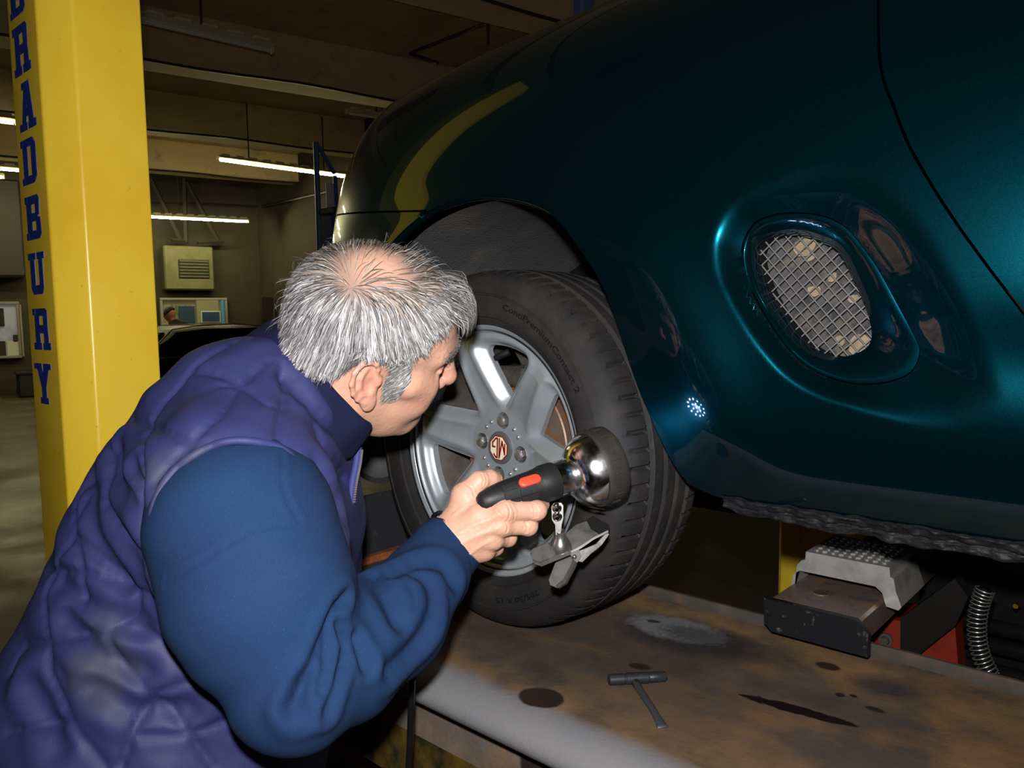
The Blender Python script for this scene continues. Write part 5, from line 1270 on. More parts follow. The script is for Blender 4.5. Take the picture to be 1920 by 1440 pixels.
# ---- trousers and boots
M_tr = mat('navy_work_trousers', (.016, .018, .045), .85, bump=(500, .3, .001))
VT, FT = polygonise(lambda P: legs_sdf(P, .004), lo_, hi_, .008, 1)
VT = VT+.003*np.sin(VT*60)[:, [1, 2, 0]]
add_cam_mesh('trousers', VT, FT, M_tr, person)
M_boot = mat('black_leather', (.012, .011, .010), .45)
for L in (LR, LL):
    a = c2w(L[2]); fx_ = unit([RT[0]*.9+FW[0]*.4, RT[1]*.9+FW[1]*.4, 0])
    V5, F5 = polygonise(lambda P: smin(smin(s_cone(P, (0, 0, .12), (0, 0, .05), .05, .05), s_ell(P, (.07, 0, .035), (.13, .05, .045)), .03), s_ell(P, (-.02, 0, .03), (.07, .045, .05)), .02), (-.12, -.08, 0.0), (.24, .08, .2), .008, 1)
    V5[:, 2] = np.maximum(V5[:, 2], 0.0); sy = np.cross([0, 0, 1], fx_)
    make('boot', np.array([a[0], a[1], 0])+V5[:, :1]*fx_+V5[:, 1:2]*sy+V5[:, 2:]*np.array([0, 0, 1]), F5, M_boot, person, smooth=True, fix=True)
# wrist band
wb = [H_(822, 985, .985)+0*H_(0, 0, 1), H_(812, 972, .975), H_(822, 962, .960), H_(838, 968, .950)]
MB().tube(c2w(bez(np.array(wb), 8)), .0032, 8).build('wrist_band', mat('black_rubber_band', (.008, .008, .010), .25, coat=.5), person, smooth=True)
# thumb nail
tn = H_(927, 893, .9665); nz_ = unit(np.array([.0, .45, -.9])); tx = unit(thumb[0][4]-thumb[0][3]); ty = np.cross(nz_, tx); nz_ = np.cross(tx, ty)
MB().lathe([(-.0012, .0052), (.0004, .0048), (.001, .003), (.0011, .0001)], c2w(tn), RT*nz_[0]+UP*nz_[1]+FW*nz_[2], 20).build('thumb_nail', mat('nail', (.72, .48, .40), .3), person, smooth=True)
# ---------------------------------------------------------------- hair: strands combed over the scalp from the whorl
def hair_density(L):
    f, s, u = L[:, 0], np.abs(L[:, 1]), L[:, 2]
    # hairline height as a function of f (side view)
    line = np.interp(f, [-.12, -.098, -.087, -.069, -.052, -.037, -.031, -.015, .008, .033, .040, .049, .057, .067, .09], [.010, .006, .0, -.002, .006, .020, .032, .046, .047, .060, .070, .079, .086, .092, .094])
    line = line-.045*sstep(.06, .02, s)*sstep(-.03, -.07, f)
    d = sstep(-.004, .006, u-line)
    front = sstep(.094, .080, f)
    d = d*front
    return d
WH = np.array([-.055, .046, .100])
def bald(L):
    c_ = np.array([-.028, .018, .124]); q = (L-c_)/np.array([.054, .042, .036]); return np.exp(-(q*q).sum(1))
Nn = normals(V1, F1)
if head_sdf((V1[:500]+Nn[:500]*.005).astype(f32)).mean() < 0: Nn = -Nn
Lh = c2h(V1); dens = hair_density(Lh)*(1-.985*bald(Lh)**.8)
earmask = (np.abs(Lh[:, 1]) > .078) & (Lh[:, 2] < .036) & (Lh[:, 0] > -.04); dens[earmask] = 0
# scalp tint under the hair
a_ = person.data.color_attributes['Col']; dd = (hair_density(Lh)*(1-.92*bald(Lh)))[:, None]
colr[:len(V1), :3] = colr[:len(V1), :3]*(1-.9*dd)+np.array([.055, .052, .052])*.9*dd
a_.data.foreach_set('color', colr.astype(f32).ravel())
def grad_head(P, e=.0008):
    d = head_sdf(P.astype(f32)); g = np.stack([head_sdf((P+np.eye(3)[k]*e).astype(f32))-d for k in range(3)], 1)/e
    return d, g/(np.linalg.norm(g, axis=1)[:, None]+1e-9)
rg = np.random.RandomState(5)
def comb(roots, length, lift, nseg, flow, lim=None):
    """roots (n,3) camera axes; flow(L,p,frac)->direction in head axes"""
    P = roots.copy(); path = [P.copy()]; n = len(P); st = length/nseg
    jit = rg.randn(n, 3)*.055; nor = []
    if lim is None: lim = rg.uniform(.05, .55, n)**1.3
    for k in range(nseg):
        fr = (k+1)/nseg
        d, g = grad_head(P); Lp = c2h(P)
        t = flow(Lp, fr)+jit; t = t @ HM.T
        t = t-g*(t*g).sum(1)[:, None]; t /= np.linalg.norm(t, axis=1)[:, None]+1e-9
        P = P+t*(st*np.where(hair_density(Lp) < .35, lim, 1.0))[:, None]
        d, g = grad_head(P); want = lift*min(1, fr*2.2)*(1-.25*fr)
        P = P+g*(want-d)[:, None]*.9
        path.append(P.copy()); nor.append(g)
    nor.insert(0, nor[0]); return np.stack(path, 1), np.stack(nor, 1)
GRAVH = np.array([HF @ [0, -1, 0], HS @ [0, -1, 0], HU @ [0, -1, 0]])
def flow_main(L, fr):
    t = L-WH; t /= np.linalg.norm(t, axis=1)[:, None]+1e-6
    side = sstep(.03, .07, np.abs(L[:, 1]))[:, None]
    t = t+side*np.array([-.10, 0, -.75])
    fro = sstep(.03, .08, L[:, 0])[:, None]; t = t+fro*(np.array([.45, .40, -.15]))
    back = sstep(-.05, -.09, L[:, 0])[:, None]; t = t+back*np.array([0, 0, -.8])
    t = t+.25*np.stack([np.sin(L[:, 2]*90+L[:, 1]*40), np.cos(L[:, 0]*80), np.sin(L[:, 0]*70+L[:, 1]*60)], 1)*.45
    return t
def pick(w, n):
    w = w/w.sum(); return rg.choice(len(w), n, p=w)
STR = []
def ribbons(path, nor, width, col):
    n, m, _ = path.shape
    tg = np.gradient(path, axis=1); tg /= np.linalg.norm(tg, axis=2)[..., None]+1e-9
    sd = np.cross(tg, nor); sd /= np.linalg.norm(sd, axis=2)[..., None]+1e-9
    tw = rg.uniform(-.6, .6, (n, 1, 1)); sd = sd*np.cos(tw)+nor*np.sin(tw)
    w = width[:, None, None]*np.interp(np.linspace(0, 1, m), [0, .15, .7, 1], [.6, 1, .9, .15])[None, :, None]
    V = np.stack([path-sd*w/2, path+sd*w/2], 2).reshape(n, m*2, 3)
    STR.append((V, col, m))
n1 = 23000; idx = pick(dens, n1)
roots = V1[idx]+rg.randn(n1, 3)*.0010
Lr = c2h(roots)
ln = rg.uniform(.036, .066, n1)*(1-.35*sstep(.0, -.06, Lr[:, 2]))*(1+.35*sstep(.04, .08, Lr[:, 0])); ln *= 1-.62*bald(Lr)
lf = rg.uniform(.003, .0125, n1)*(1-.75*bald(Lr))*(1-.55*sstep(-.01, -.05, Lr[:, 2]))
lf = np.where((np.abs(Lr[:, 1]) > .06) & (Lr[:, 2] < .05) & (Lr[:, 0] > -.03), lf*.6, lf)
pth, nor = comb(roots, ln, lf, 9, flow_main)
# locks: strands lean towards a neighbouring guide strand near their tips
gi = rg.choice(n1, 900, replace=False); kdg = KDTree(900)
for i_, g_ in enumerate(gi): kdg.insert(roots[g_], i_)
kdg.balance(); ng = np.array([kdg.find(r_)[1] for r_ in roots]); gp = pth[gi[ng]]; dr = np.linalg.norm(roots-roots[gi[ng]], axis=1)
pull = (np.linspace(0, 1, pth.shape[1])**1.5)[None, :, None]*np.where(dr < .014, .62, 0)[:, None, None]*rg.uniform(.5, 1, n1)[:, None, None]
pth = pth*(1-pull)+gp*pull
# hardly any hair over the thin crown
bm_ = np.max(np.stack([bald(c2h(pth[:, k_])) for k_ in range(0, pth.shape[1], 2)], 1), 1)
kp = rg.rand(n1) > np.clip((bm_-.28)/.25, 0, 1)*.80
pth, nor, Lr = pth[kp], nor[kp], Lr[kp]; n1 = int(kp.sum())
grey = rg.choice([.04, .10, .18, .28, .44], n1, p=[.13, .21, .28, .25, .13])*rg.uniform(.8, 1.2, n1)
topb = bald(Lr) > .25; grey = np.where(topb, grey*.75, grey)
nape = sstep(-.02, -.05, Lr[:, 2]); grey = grey*(1-.45*nape)
cl = np.stack([grey*1.0, grey*.985, grey*1.0], 1); cl[topb] = cl[topb]*np.array([1.05, .88, .74])
ribbons(pth, nor, rg.uniform(.0004, .0010, n1), cl)
# fly-away strands
n2 = 160; idx = pick(dens*(1+2*sstep(.05, .1, Lh[:, 2])), n2); roots = V1[idx]; Lr = c2h(roots)
pth, nor = comb(roots, rg.uniform(.03, .06, n2), rg.uniform(.012, .024, n2), 9, lambda L, fr: flow_main(L, fr)+rg.randn(1, 3)*.3)
g2 = rg.uniform(.06, .3, n2); ribbons(pth, nor, np.full(n2, .0005), np.stack([g2]*3, 1))
# fringe falling past the forehead
n3 = 1500; wf = np.exp(-((Lh-np.array([.064, .004, .096]))/np.array([.016, .022, .016]))**2).prod(1)*hair_density(Lh); idx = pick(wf, n3); roots = V1[idx]+rg.randn(n3, 3)*.001
pth, nor = comb(roots, rg.uniform(.045, .075, n3), rg.uniform(.010, .030, n3), 9, lambda L, fr: np.tile(np.array([.8-.3*fr, .25, -.05-.45*fr]), (len(L), 1)), lim=.55)
g3 = rg.choice([.09, .17, .26, .38], n3)*rg.uniform(.8, 1.15, n3); ribbons(pth, nor, rg.uniform(.0006, .0012, n3), np.stack([g3, g3*.97, g3*.95], 1))
# sideburn
pz = pix(V1); SB = np.array([(733, 660), (775, 655), (772, 700), (768, 722), (748, 744), (722, 738), (730, 715), (742, 690)], float)
wsb = (in_poly(pz[:, 0], pz[:, 1], SB) & (Nn[:, 2] < -.1) & (Lh[:, 1] > .03)).astype(float); n4 = 1500; idx = pick(wsb+1e-9, n4); roots = V1[idx]+rg.randn(n4, 3)*.0008
pth, nor = comb(roots, rg.uniform(.010, .017, n4), rg.uniform(.002, .0045, n4), 5, lambda L, fr: np.tile(np.array([-.35-.3*fr, 0, -.9]), (len(L), 1)), lim=1.0)
g4 = rg.choice([.08, .16, .25, .36], n4)*rg.uniform(.8, 1.15, n4); ribbons(pth, nor, rg.uniform(.0005, .0009, n4), np.stack([g4]*3, 1))
# eyebrow
web_ = np.exp(-((Am-np.array([.090, .030, .037]))/np.array([.02, .016, .005]))**2).prod(1)*(Lh[:, 1] > 0); n5 = 260; idx = pick(web_+1e-9, n5); roots = V1[idx]
pth, nor = comb(roots, rg.uniform(.008, .013, n5), rg.uniform(.002, .005, n5), 5, lambda L, fr: np.tile(np.array([.3, .8, .3]), (len(L), 1)), lim=1.0)
g5 = rg.uniform(.15, .35, n5); ribbons(pth, nor, np.full(n5, .0005), np.stack([g5, g5*.95, g5*.88], 1))
VH = []; FH = []; CH = []; base = 0
for V, col, m in STR:
    n = len(V); VH.append(V.reshape(-1, 3)); CH.append(np.repeat(col, m*2, 0))
    q = np.arange(m-1)*2; quad = np.stack([q, q+1, q+3, q+2], 1); FH.append((np.arange(n)[:, None, None]*(m*2)+quad[None]).reshape(-1, 4)+base); base += n*m*2
VH = np.vstack(VH); FH = np.vstack(FH); CH = np.vstack(CH)
M_hair = mat('grey_hair', (.4, .4, .4), .42, spec=.4, vcol='Col')
hair = add_cam_mesh('hair', VH, FH, M_hair, person); hair['label'] = 'silver grey hair thinning at the crown'
set_col(hair, np.concatenate([CH, np.ones((len(CH), 1))], 1))
# ================================================================ the torch in his hand (camera axes)
TA = unit([.897, .222, .38]); H0 = cp(1000, 913, .962)
def cw(v): return RT*v[0]+UP*v[1]+FW*v[2]
TAw = cw(TA); T_UP = unit(np.array([0, 1, 0])-TA*TA[1]); T_CAM = unit(np.array([0, 0, -1])+TA*TA[2]); T_CAM = unit(T_CAM-T_UP*(T_CAM@T_UP))
def tpt(t, r=0, up=0.0): """point at t along the torch, radius r, angle up from the camera-facing side"""; return H0+TA*t+r*(T_CAM*cos(up)+T_UP*sin(up))
M_hnd = mat('black_torch_grip', (.010, .010, .011), .5, spec=.3, bump=(300, .2, .0006))
M_chr = mat('chrome', (.85, .85, .87), .17, metal=1.0, bump=(120, .06, .0006), rnoise=(50, .1, .26))
M_bez = mat('black_rubber_bezel', (.020, .018, .016), .55, spec=.25, noise=(30, (.035, .03, .024), .5, .7))
M_redb = mat('red_button', (.62, .05, .02), .5)
torch = thing('torch', 'black and chrome hand torch with a clamp held in his hand', 'torch', c2w(H0))
O = c2w(H0)
hd = MB().lathe([(-.076, .0005), (-.0745, .0085), (-.070, .0125), (-.060, .0155), (-.045, .0180), (-.020, .0198), (.000, .0210), (.008, .0222), (.013, .0238), (.027, .0240), (.0305, .0232), (.0305, .018)], O, TAw, 64).build('handle', M_hnd, torch, angle=40)
# raised grip pads
M_pad = mat('grip_pad', (.012, .012, .0135), .6, spec=.25)
for row, a0 in enumerate((-.62, -.08, .46)):
    for c_, (t0, t1) in enumerate(((-.046, -.028), (-.0255, -.004))):
        if row == 2 and c_ == 1: continue
        nA, nT = 7, 5; V = []
        for lay in (0, 1):
            for i in range(nA):
                for j in range(nT):
                    a = a0+.46*i/(nA-1); t = t0+(t1-t0)*j/(nT-1); r = np.interp(t, [-.045, -.02, 0], [.0180, .0198, .0210])+(.0016 if lay else -.001)
                    V.append(c2w(tpt(t, r, a)))
        n_ = nA*nT; F = [(i*nT+j+n_, i*nT+j+1+n_, (i+1)*nT+j+1+n_, (i+1)*nT+j+n_) for i in range(nA-1) for j in range(nT-1)]
        rim = [i*nT for i in range(nA)]+[(nA-1)*nT+j for j in range(1, nT)]+[i*nT+nT-1 for i in range(nA-2, -1, -1)]+[j for j in range(nT-2, 0, -1)]
        F += [(rim[k], rim[(k+1) % len(rim)], rim[(k+1) % len(rim)]+n_, rim[k]+n_) for k in range(len(rim))]
        make('grip_pad', V, F, M_pad, hd, angle=30)
# red switch
mb = MB(); a = .66; cen = [tpt(t, .0205, a) for t in (-.0215, -.019, -.009, .001, .0035)]
V = []; nT, nA = 13, 9
nrm = unit(T_CAM*cos(a)+T_UP*sin(a)); sd_ = np.cross(TA, nrm)
P = [(x, y) for x, y in [(-.0085+.0062*cos(q), .0062*sin(q)) for q in np.linspace(pi/2, 3*pi/2, 10)]+[(.0085+.0062*cos(q), .0062*sin(q)) for q in np.linspace(-pi/2, pi/2, 10)]]
bc = tpt(-.0095, .0185, a)
for (sc, h_) in ((1.0, 0.0), (1.0, .0035), (.93, .0045), (.7, .0050), (.02, .0052)):
    V += [c2w(bc+TA*x*sc+sd_*y*sc+nrm*h_) for x, y in P]
m_ = len(P); F = [(k*m_+i, k*m_+(i+1) % m_, (k+1)*m_+(i+1) % m_, (k+1)*m_+i) for k in range(4) for i in range(m_)]
make('switch', V, F, M_redb, torch, angle=50)['label'] = 'red sliding switch'
MB().lathe([(.029, .0215), (.030, .0226), (.0515, .0226), (.053, .0215)], O, TAw, 72).build('collar_ring', M_chr, torch, angle=40)
MB().lathe([(.0525, .020), (.0545, .0265), (.0575, .0325), (.062, .0378), (.068, .0418), (.075, .0448), (.084, .0470), (.094, .048)], O, TAw, 96).build('lamp_head', M_chr, torch, smooth=True)
bz = MB().lathe([(.083, .0470), (.0815, .0488), (.083, .0498), (.088, .0506), (.105, .0506), (.110, .0498), (.112, .0480), (.112, .0440), (.104, .0440)], O, TAw, 96).build('bezel', M_bez, torch, angle=40)
for k in range(18):
    a = 2*pi*k/18; c_ = tpt(.0965, .0507, a); r_ = unit(T_CAM*cos(a)+T_UP*sin(a)); s3 = np.cross(TA, r_)
    MB().box(c2w(c_), (.011, .0085, .0018), np.stack([cw(TA), cw(s3), cw(r_)], 1), .0006).build('bezel_rib', M_bez, bz)
M_led = mat('white_blue_led', (.8, .85, 1), .3, emit=((.55, .65, 1.0), 40))
MB().lathe([(.102, .0001), (.102, .0445)], O, TAw, 60).build('reflector', mat('reflector', (.6, .62, .65), .2, metal=.9), torch)
for ring, n_, r_ in ((0, 1, 0), (1, 6, .015), (2, 12, .030)):
    for k in range(n_):
        a = 2*pi*k/n_+ring*.2; MB().lathe([(.102, .0028), (.1045, .0026), (.106, .0015), (.1065, .0001)], c2w(tpt(0, r_, a)), TAw, 10).build('led', M_led, torch, smooth=True)
# yoke, post, swivel base
M_ste = mat('bright_steel', (.62, .61, .60), .22, metal=.95, noise=(60, (.4, .39, .37), .5, .7))
yk = bez(np.array([tpt(.047, .0232, -1.2), tpt(.058, .036, -1.35), tpt(.072, .047, -1.45), tpt(.086, .0535, -1.5)]), 8)
mb = MB()
for a_, b_ in zip(yk[:-1], yk[1:]):
    mid = (a_+b_)/2; d_ = unit(b_-a_); w_ = unit(np.cross(d_, T_UP)); n_ = np.cross(d_, w_); mb.box(c2w(mid), (np.linalg.norm(b_-a_)*1.15, .012, .0018), np.stack([cw(d_), cw(w_), cw(n_)], 1))
mb.build('yoke_strap', M_chr, torch)
def plane_prism(name, pts, p0, nrm, th, m, par, bev=None):
    """pixel outline laid on the plane through p0 with normal nrm (camera axes), given thickness"""
    nrm = unit(nrm); V = []
    for (a_, b_) in pts:
        r_ = np.array([(a_-960)/FPX, (720-b_)/FPX, 1.0]); V.append(r_*((p0@nrm)/(r_@nrm)))
    V = np.array(V); n_ = len(V)
    if nrm[2] > 0: nrm = -nrm
    W_ = np.vstack([V, V-nrm*th]); F = [tuple(range(n_)), tuple(range(n_, 2*n_))[::-1]]+[(i, (i+1) % n_, n_+(i+1) % n_, n_+i) for i in range(n_)]
    return make(name, c2w(W_), F, m, par)
pp0 = cp(1046, 960, .965)
post = plane_prism('swivel_post', [(1038, 944), (1034, 950), (1035, 975), (1041, 984), (1042, 1003), (1051, 1003), (1053, 984), (1056, 972), (1056, 948), (1052, 943)], pp0, (-.15, .05, -1), .009, M_ste, torch)
for (a_, b_) in ((1044, 952), (1045, 968)):
    MB().lathe([(0, .0062), (.002, .006), (.0042, .0042), (.0052, .0001)], c2w(cp(a_, b_, .965)+np.array([0, 0, -.001])), cw([-.1, .1, -1]), 20).build('post_bolt', M_chr, post, smooth=True)
cb_ = cp(1051, 1024, .975); MB().lathe([(-.004, .0145), (.002, .0142), (.008, .0115), (.013, .0085), (.017, .0072), (.022, .0065)], c2w(cb_), cw(unit([-.05, .93, -.30])), 40).build('swivel_base', M_ste, torch, smooth=True)
cl = MB(); M_cl = mat('worn_pressed_steel', (.23, .225, .21), .38, metal=.7, noise=(45, (.12, .115, .10), .45, .7), bump=(150, .2, .0008))
bp0 = cp(1050, 1030, .975); bn = np.array([.10, .80, -.58])
cbase = plane_prism('base_plate', [(1028, 1018), (1060, 1008), (1073, 1028), (1042, 1038)], bp0+unit(bn)*.002, bn, .003, M_ste, torch)
for (a_, b_) in ((1034, 1019), (1045, 1034), (1068, 1027), (1057, 1012)):
    r_ = np.array([(a_-960)/FPX, (720-b_)/FPX, 1.0]); nb_ = unit(bn); q_ = r_*(((bp0+nb_*.002)@nb_)/(r_@nb_)); MB().lathe([(0, .0022), (.0012, .0018), (.0016, .0001)], c2w(q_), cw(nb_), 10).build('rivet', M_chr, cbase, smooth=True)
up_ = plane_prism('clamp_upper_jaw', [(995, 1035), (999, 1029), (1030, 1017), (1060, 1001), (1080, 984), (1103, 976), (1136, 987), (1141, 994), (1112, 1008), (1087, 1024), (1070, 1033), (1014, 1052), (1000, 1049)], bp0, bn, .0035, M_cl, torch)
plane_prism('jaw_flange', [(996, 1036), (1002, 1050), (1014, 1053), (1070, 1034), (1070, 1040), (1016, 1062), (1003, 1058), (996, 1044)], cp(1020, 1050, .962), (.1, -.35, -1), .002, M_cl, up_)
plane_prism('jaw_wire', [(1070, 1033), (1088, 1024), (1112, 1008), (1140, 994), (1141, 998), (1113, 1012), (1090, 1028), (1072, 1037)], cp(1090, 1025, .965), (.1, .2, -1), .002, M_ste, up_)
M_rtip = mat('black_rubber_tip', (.008, .008, .008), .7, spec=.15)
plane_prism('rubber_tip', [(1100, 974), (1112, 967), (1142, 984), (1142, 994), (1126, 1001), (1108, 990)], bp0+unit(bn)*.002, bn, .007, M_rtip, up_)
low_ = plane_prism('clamp_lower_lever', [(1056, 1030), (1072, 1034), (1082, 1046), (1078, 1060), (1060, 1094), (1046, 1103), (1032, 1097), (1029, 1087), (1040, 1058), (1048, 1040)], cp(1055, 1065, .985), (-.45, .35, -.8), .005, M_cl, torch)
plane_prism('lever_flange', [(1082, 1046), (1078, 1060), (1060, 1094), (1046, 1103), (1044, 1098), (1056, 1088), (1072, 1058), (1076, 1047)], cp(1062, 1078, .972), (.4, .0, -1), .002, M_ste, low_)
plane_prism('clamp_lower_jaw', [(1078, 1036), (1100, 1028), (1118, 1020), (1138, 998), (1142, 1002), (1128, 1022), (1108, 1038), (1092, 1054), (1082, 1052)], cp(1100, 1032, .975), (.1, .1, -1), .004, M_cl, torch)
plane_prism('pivot_plate', [(1066, 1034), (1084, 1026), (1090, 1042), (1082, 1056), (1074, 1048)], cp(1078, 1040, .966), (.1, .1, -1), .002, M_ste, torch)
MB().lathe([(0, .0032), (.0016, .0028), (.002, .0001)], c2w(cp(1077, 1044, .9655)), cw([0, 0, -1]), 14).build('pivot_rivet', M_ste, torch, smooth=True)
# the torch's own beam
sl = bpy.data.lights.new('torch_beam', 'SPOT'); sl.energy = 1.2; sl.color = (.62, .72, 1.0); sl.spot_size = radians(70); sl.spot_blend = .7; sl.shadow_soft_size = .02
so = bpy.data.objects.new('torch_beam', sl); COL.objects.link(so); so.location = c2w(H0+TA*.122).tolist()
so.rotation_euler = Vector(TAw.tolist()).to_track_quat('-Z', 'Y').to_euler()
# ================================================================ the little hammer on the runway
M_tool = mat('blackened_steel', (.030, .033, .038), .42, metal=.5, spec=.4, noise=(40, (.05, .052, .055), .5, .7), bump=(120, .2, .0008))
M_toolb = mat('worn_steel_tip', (.085, .087, .09), .42, metal=.6)
hr = .0078
hr += .0004; A = on_z(1140, 1275, 1.0+hr); B = on_z(1249, 1268, 1.0+hr); ax = unit(B-A); ln = np.linalg.norm(B-A)
ham = thing('small_hammer', 'small dark T-shaped hammer with chisel handle lying on the runway', 'hammer', (A+B)/2-np.array([0, 0, hr]))
MB().lathe([(0, .0001), (.0005, .0055), (.002, .0074), (.022, .0078), (.023, .0070), (.0245, .0070), (.0255, .0078), (ln-.026, .0078), (ln-.025, .0070), (ln-.0235, .0070), (ln-.0225, .0074), (ln-.002, .0068), (ln, .0055), (ln, .0001)], A, ax, 28).build('head', M_tool, ham, angle=35)
S = on_z(1190, 1277, 1.0+.006); E = on_z(1243, 1362, 1.0+.0025); d = unit(E-S); sdv = unit(np.cross(d, [0, 0, 1])); L = np.linalg.norm(E-S)
V = []; prof_ = [(0, .0058, .0055), (.15, .0055, .0050), (.45, .0048, .0045), (.72, .0046, .0040), (.84, .0056, .0028), (.96, .0068, .0014), (1.0, .0070, .0009)]
for (t, w, h) in prof_:
    c_ = S*(1-t)+E*t; c_[2] = 1.0+h+.0002
    for k in range(12): a = 2*pi*k/12; V.append(c_+sdv*w*cos(a)+np.array([0, 0, 1])*h*sin(a))
F = [(i*12+k, i*12+(k+1) % 12, (i+1)*12+(k+1) % 12, (i+1)*12+k) for i in range(len(prof_)-1) for k in range(12)]+[tuple(range(12)), tuple((len(prof_)-1)*12+k for k in range(12))]
make('chisel_handle', V, F, M_toolb, ham, smooth=True)
# ---------------------------------------------------------------- blue steel frame behind the nose of the car
M_bfr = mat('blue_frame_paint', (.03, .06, .16), .45); Dq = 6.0
fr = thing('steel_frame', 'slim blue steel frame standing behind the nose of the green car', 'frame', (at(612, 420, Dq)[0], at(612, 420, Dq)[1], 0))
def bar(a, b, r, nm='bar', m=M_bfr, dq=Dq): a = at(*a, dq); b = at(*b, dq); MB().tube([a, (a+b)/2, b], r, 6).build(nm, m, fr)
p_ = at(604, 440, Dq); q_ = at(592, 266, Dq); p2 = q_.copy(); p2[2] = 0
MB().tube([q_, (q_+p2)/2, p2], .022, 8).build('post', M_bfr, fr)
bar((593, 268), (627, 325), .016, 'brace'); bar((628, 330), (632, 395), .018)
bar((618, 345), (620, 395), .035, 'panel', M_frame)
a = at(620, 397, Dq); MB().box(a, (.2, .1, .05), None, .01).build('cross_plate', M_dark, fr)
a = at(624, 420, Dq); b = a.copy(); MB().box((a[0], a[1], (a[2]+.06)/2), (.14, .14, a[2]+.06), None, .01).build('pedestal', mat('deep_blue_paint', (.012, .03, .10), .5), fr)
# blue post whose top shows over the bonnet
a = at(1093, 8, 3.4)
tag(MB().box((a[0], a[1], (a[2]+.5)/2), (.07, .07, a[2]+.5), ROOM, .012).build('blue_post', M_bfr), 'blue steel post rising behind the bonnet at the top edge', 'post')
# ---------------------------------------------------------------- black hatchback at the back
M_bk = mat('black_car_paint', (.004, .004, .005), .45, spec=.2)
M_gl = mat('dark_car_glass', (.004, .005, .005), .12, spec=.25)
M_tail = mat('red_tail_lamp', (.35, .015, .01), .2, coat=1.0)
M_chs = mat('car_chrome', (.8, .8, .75), .12, metal=1.0)
bc_ = at(440, 640, 12.6); cx_, cy_ = bc_[0], bc_[1]
bcar = thing('parked_car', 'black hatchback parked at the back of the workshop behind his shoulder', 'car', (cx_, cy_, 0))
ang = math.atan2(RB[1], RB[0])+.25+pi; ux = np.array([cos(ang), sin(ang), 0]); uy = np.array([-sin(ang), cos(ang), 0]); uz = np.array([0, 0, 1.0]); CB = np.array([cx_, cy_, 0])
sidep = [(-2.0, .30), (-2.05, .62), (-1.95, .80), (-1.0, .95), (-.92, .97), (1.62, 1.02), (1.92, .96), (2.0, .60), (1.92, .30)]
def loft(secs, m, nm, par, yscale=1.0):
    V = []; n_ = len(secs[0][1])
    for y, pr_ in secs: V += [CB+ux*x+uy*y+uz*z for x, z in pr_]
    F = [(i*n_+k, i*n_+(k+1) % n_, (i+1)*n_+(k+1) % n_, (i+1)*n_+k) for i in range(len(secs)-1) for k in range(n_)]+[tuple(range(n_)), tuple((len(secs)-1)*n_+k for k in range(n_))]
    return make(nm, V, F, m, par, angle=30)
def shrink(P, s, c=(0, .65)): return [(c[0]+(x-c[0])*s, c[1]+(z-c[1])*s) for x, z in P]
loft([(-.86, shrink(sidep, .96)), (-.80, sidep), (.80, sidep), (.86, shrink(sidep, .96))], M_bk, 'body', bcar)
gh = [(-.95, .96), (-.25, 1.42), (0, 1.452), (.9, 1.45), (1.35, 1.40), (1.78, 1.0)]
loft([(-.74, [(x*.98, .96+(z-.96)*.90) for x, z in gh]), (-.62, gh), (.62, gh), (.74, [(x*.98, .96+(z-.96)*.90) for x, z in gh])], M_bk, 'cabin', bcar)
for s in (-1, 1):
    wp = [(-.80, 1.0), (-.28, 1.35), (.30, 1.375), (.30, 1.0)]; wp2 = [(.36, 1.0), (.36, 1.375), (.95, 1.37), (1.30, 1.30), (1.40, 1.02)]
    for w_ in (wp, wp2):
        V = [CB+ux*x+uy*s*(.745-.09*(z-.96)/.45)+uz*z for x, z in w_]+[CB+ux*x+uy*s*(.70-.09*(z-.96)/.45)+uz*z for x, z in w_]; n_ = len(w_)
        make('side_window', V, [tuple(range(n_)), tuple(range(n_, 2*n_))]+[(i, (i+1) % n_, n_+(i+1) % n_, n_+i) for i in range(n_)], M_gl, bcar)
    MB().tube([CB+ux*x+uy*s*(.68)+uz*z for x, z in ((-.25, 1.425), (.4, 1.465), (1.0, 1.45), (1.35, 1.40), (1.75, 1.03))], .012, 6).build('roof_trim', M_chs, bcar)
    for xw in (-1.3, 1.25):
        MB().lathe([(-.1, .18), (-.1, .29), (-.08, .31), (.08, .31), (.1, .29), (.1, .18)], CB+ux*xw+uy*s*.76+uz*.31, uy, 32, caps=True).build('wheel', M_rub, bcar, angle=40)
    MB().box(CB+ux*1.93+uy*s*.66+uz*.86, (.10, .30, .2), np.stack([ux, uy, uz], 1), .03).build('tail_lamp', M_tail, bcar)
    MB().box(CB-ux*1.93+uy*s*.62+uz*.72, (.12, .34, .14), np.stack([ux, uy, uz], 1), .03).build('head_lamp', M_chs, bcar)
V = [CB+ux*x+uy*y+uz*z for x, z in ((1.42, 1.36), (1.74, 1.06)) for y in (-.55, .55)]; V += [v-ux*.05 for v in V]
V = [v+ux*.035 for v in V]; make('rear_window', V, [(0, 1, 3, 2), (4, 5, 7, 6), (0, 1, 5, 4), (2, 3, 7, 6), (0, 2, 6, 4), (1, 3, 7, 5)], M_gl, bcar)
MB().box(CB+ux*1.97+uz*.55, (.12, 1.6, .18), np.stack([ux, uy, uz], 1), .05).build('rear_bumper', M_bk, bcar)
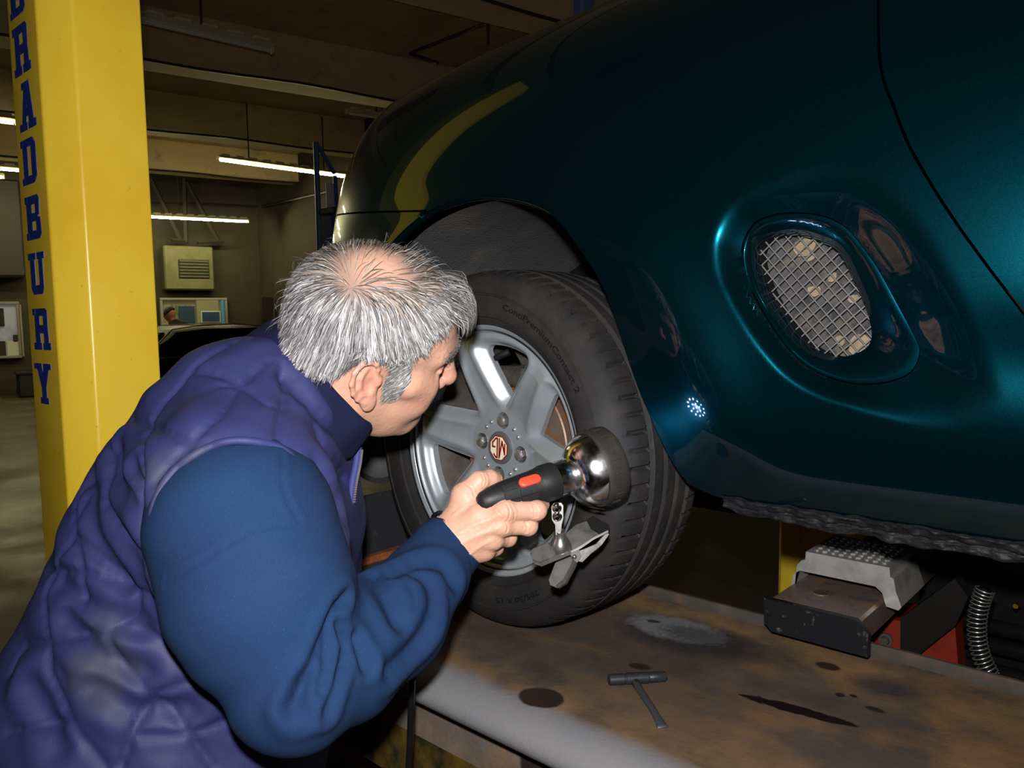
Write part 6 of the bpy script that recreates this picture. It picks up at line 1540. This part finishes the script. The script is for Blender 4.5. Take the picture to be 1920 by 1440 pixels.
# ---------------------------------------------------------------- man working at the back
M_cl2 = mat('black_overall', (.008, .008, .010), .8); M_hd2 = mat('warm_skin', (.45, .20, .10), .5); M_hr2 = mat('dark_brown_hair', (.02, .012, .008), .6)
ph_ = at(318, 590, 13.6); fxy = unit([-RT[0], -RT[1], 0]); lat = np.array([-fxy[1], fxy[0], 0]); zh = ph_[2]
def bl(f, l, z): return (f, l, z)
def bman(P):
    d = s_ell(P, (0, 0, zh), (.10, .078, .125)); d = smin(d, s_cone(P, (-.03, 0, zh-.08), (-.12, 0, zh-.20), .055, .07), .03)
    d = smin(d, s_cone(P, (.085, 0, zh-.02), (.105, 0, zh-.03), .015, .012), .02)
    d = smin(d, s_cone(P, (-.15, 0, zh-.27), (-.40, 0, .95), .17, .17), .06)
    for s in (-1, 1):
        d = smin(d, s_cone(P, (-.15, .19*s, zh-.27), (-.02, .24*s, zh-.52), .075, .055), .03); d = smin(d, s_cone(P, (-.02, .24*s, zh-.52), (.22, .16*s, zh-.55), .055, .04), .02)
        d = smin(d, s_ell(P, (.27, .15*s, zh-.55), (.06, .04, .03)), .02)
        d = smin(d, s_cone(P, (-.40, .10*s, .92), (-.33, .12*s, .48), .105, .075), .04); d = smin(d, s_cone(P, (-.33, .12*s, .48), (-.38, .12*s, .09), .075, .055), .03)
        d = smin(d, s_ell(P, (-.33, .12*s, .045), (.13, .05, .05)), .03)
    return d
Vb, Fb = polygonise(bman, (-.65, -.45, -.02), (.42, .45, zh+.2), .014, 1)
Vb[:, 2] = np.maximum(Vb[:, 2], 0)
om = np.array([ph_[0], ph_[1], 0]); bp = make('person', om+Vb[:, :1]*fxy+Vb[:, 1:2]*lat+Vb[:, 2:]*np.array([0, 0, 1]), Fb, M_hd2, None, smooth=True, fix=True)
tag(bp, 'dark haired man in black facing left behind the parked black car', 'person')
def sub(nm, fn, m, off, h):
    V_, F_ = polygonise(fn, (-.7, -.5, -.03), (.45, .5, zh+.22), h, 1); V_[:, 2] = np.maximum(V_[:, 2], .02 if nm != 'hair' else 0); make(nm, om+V_[:, :1]*fxy+V_[:, 1:2]*lat+V_[:, 2:]*np.array([0, 0, 1]), F_, m, bp, smooth=True, fix=True)
sub('overall', lambda P: smax(bman(P)-.012, np.maximum(P[:, 2]-(zh-.125)-np.clip(-P[:, 0]-.03, 0, 1)*.6, np.maximum(P[:, 0]-.2, 0.06-P[:, 2])), .01), M_cl2, 0, .014)
sub('hair', lambda P: smax(s_ell(P, (-.012, 0, zh+.022), (.112, .09, .125)), -(P[:, 2]-(zh+.005)+(P[:, 0]-.02)*.9), .01), M_hr2, 0, .010)
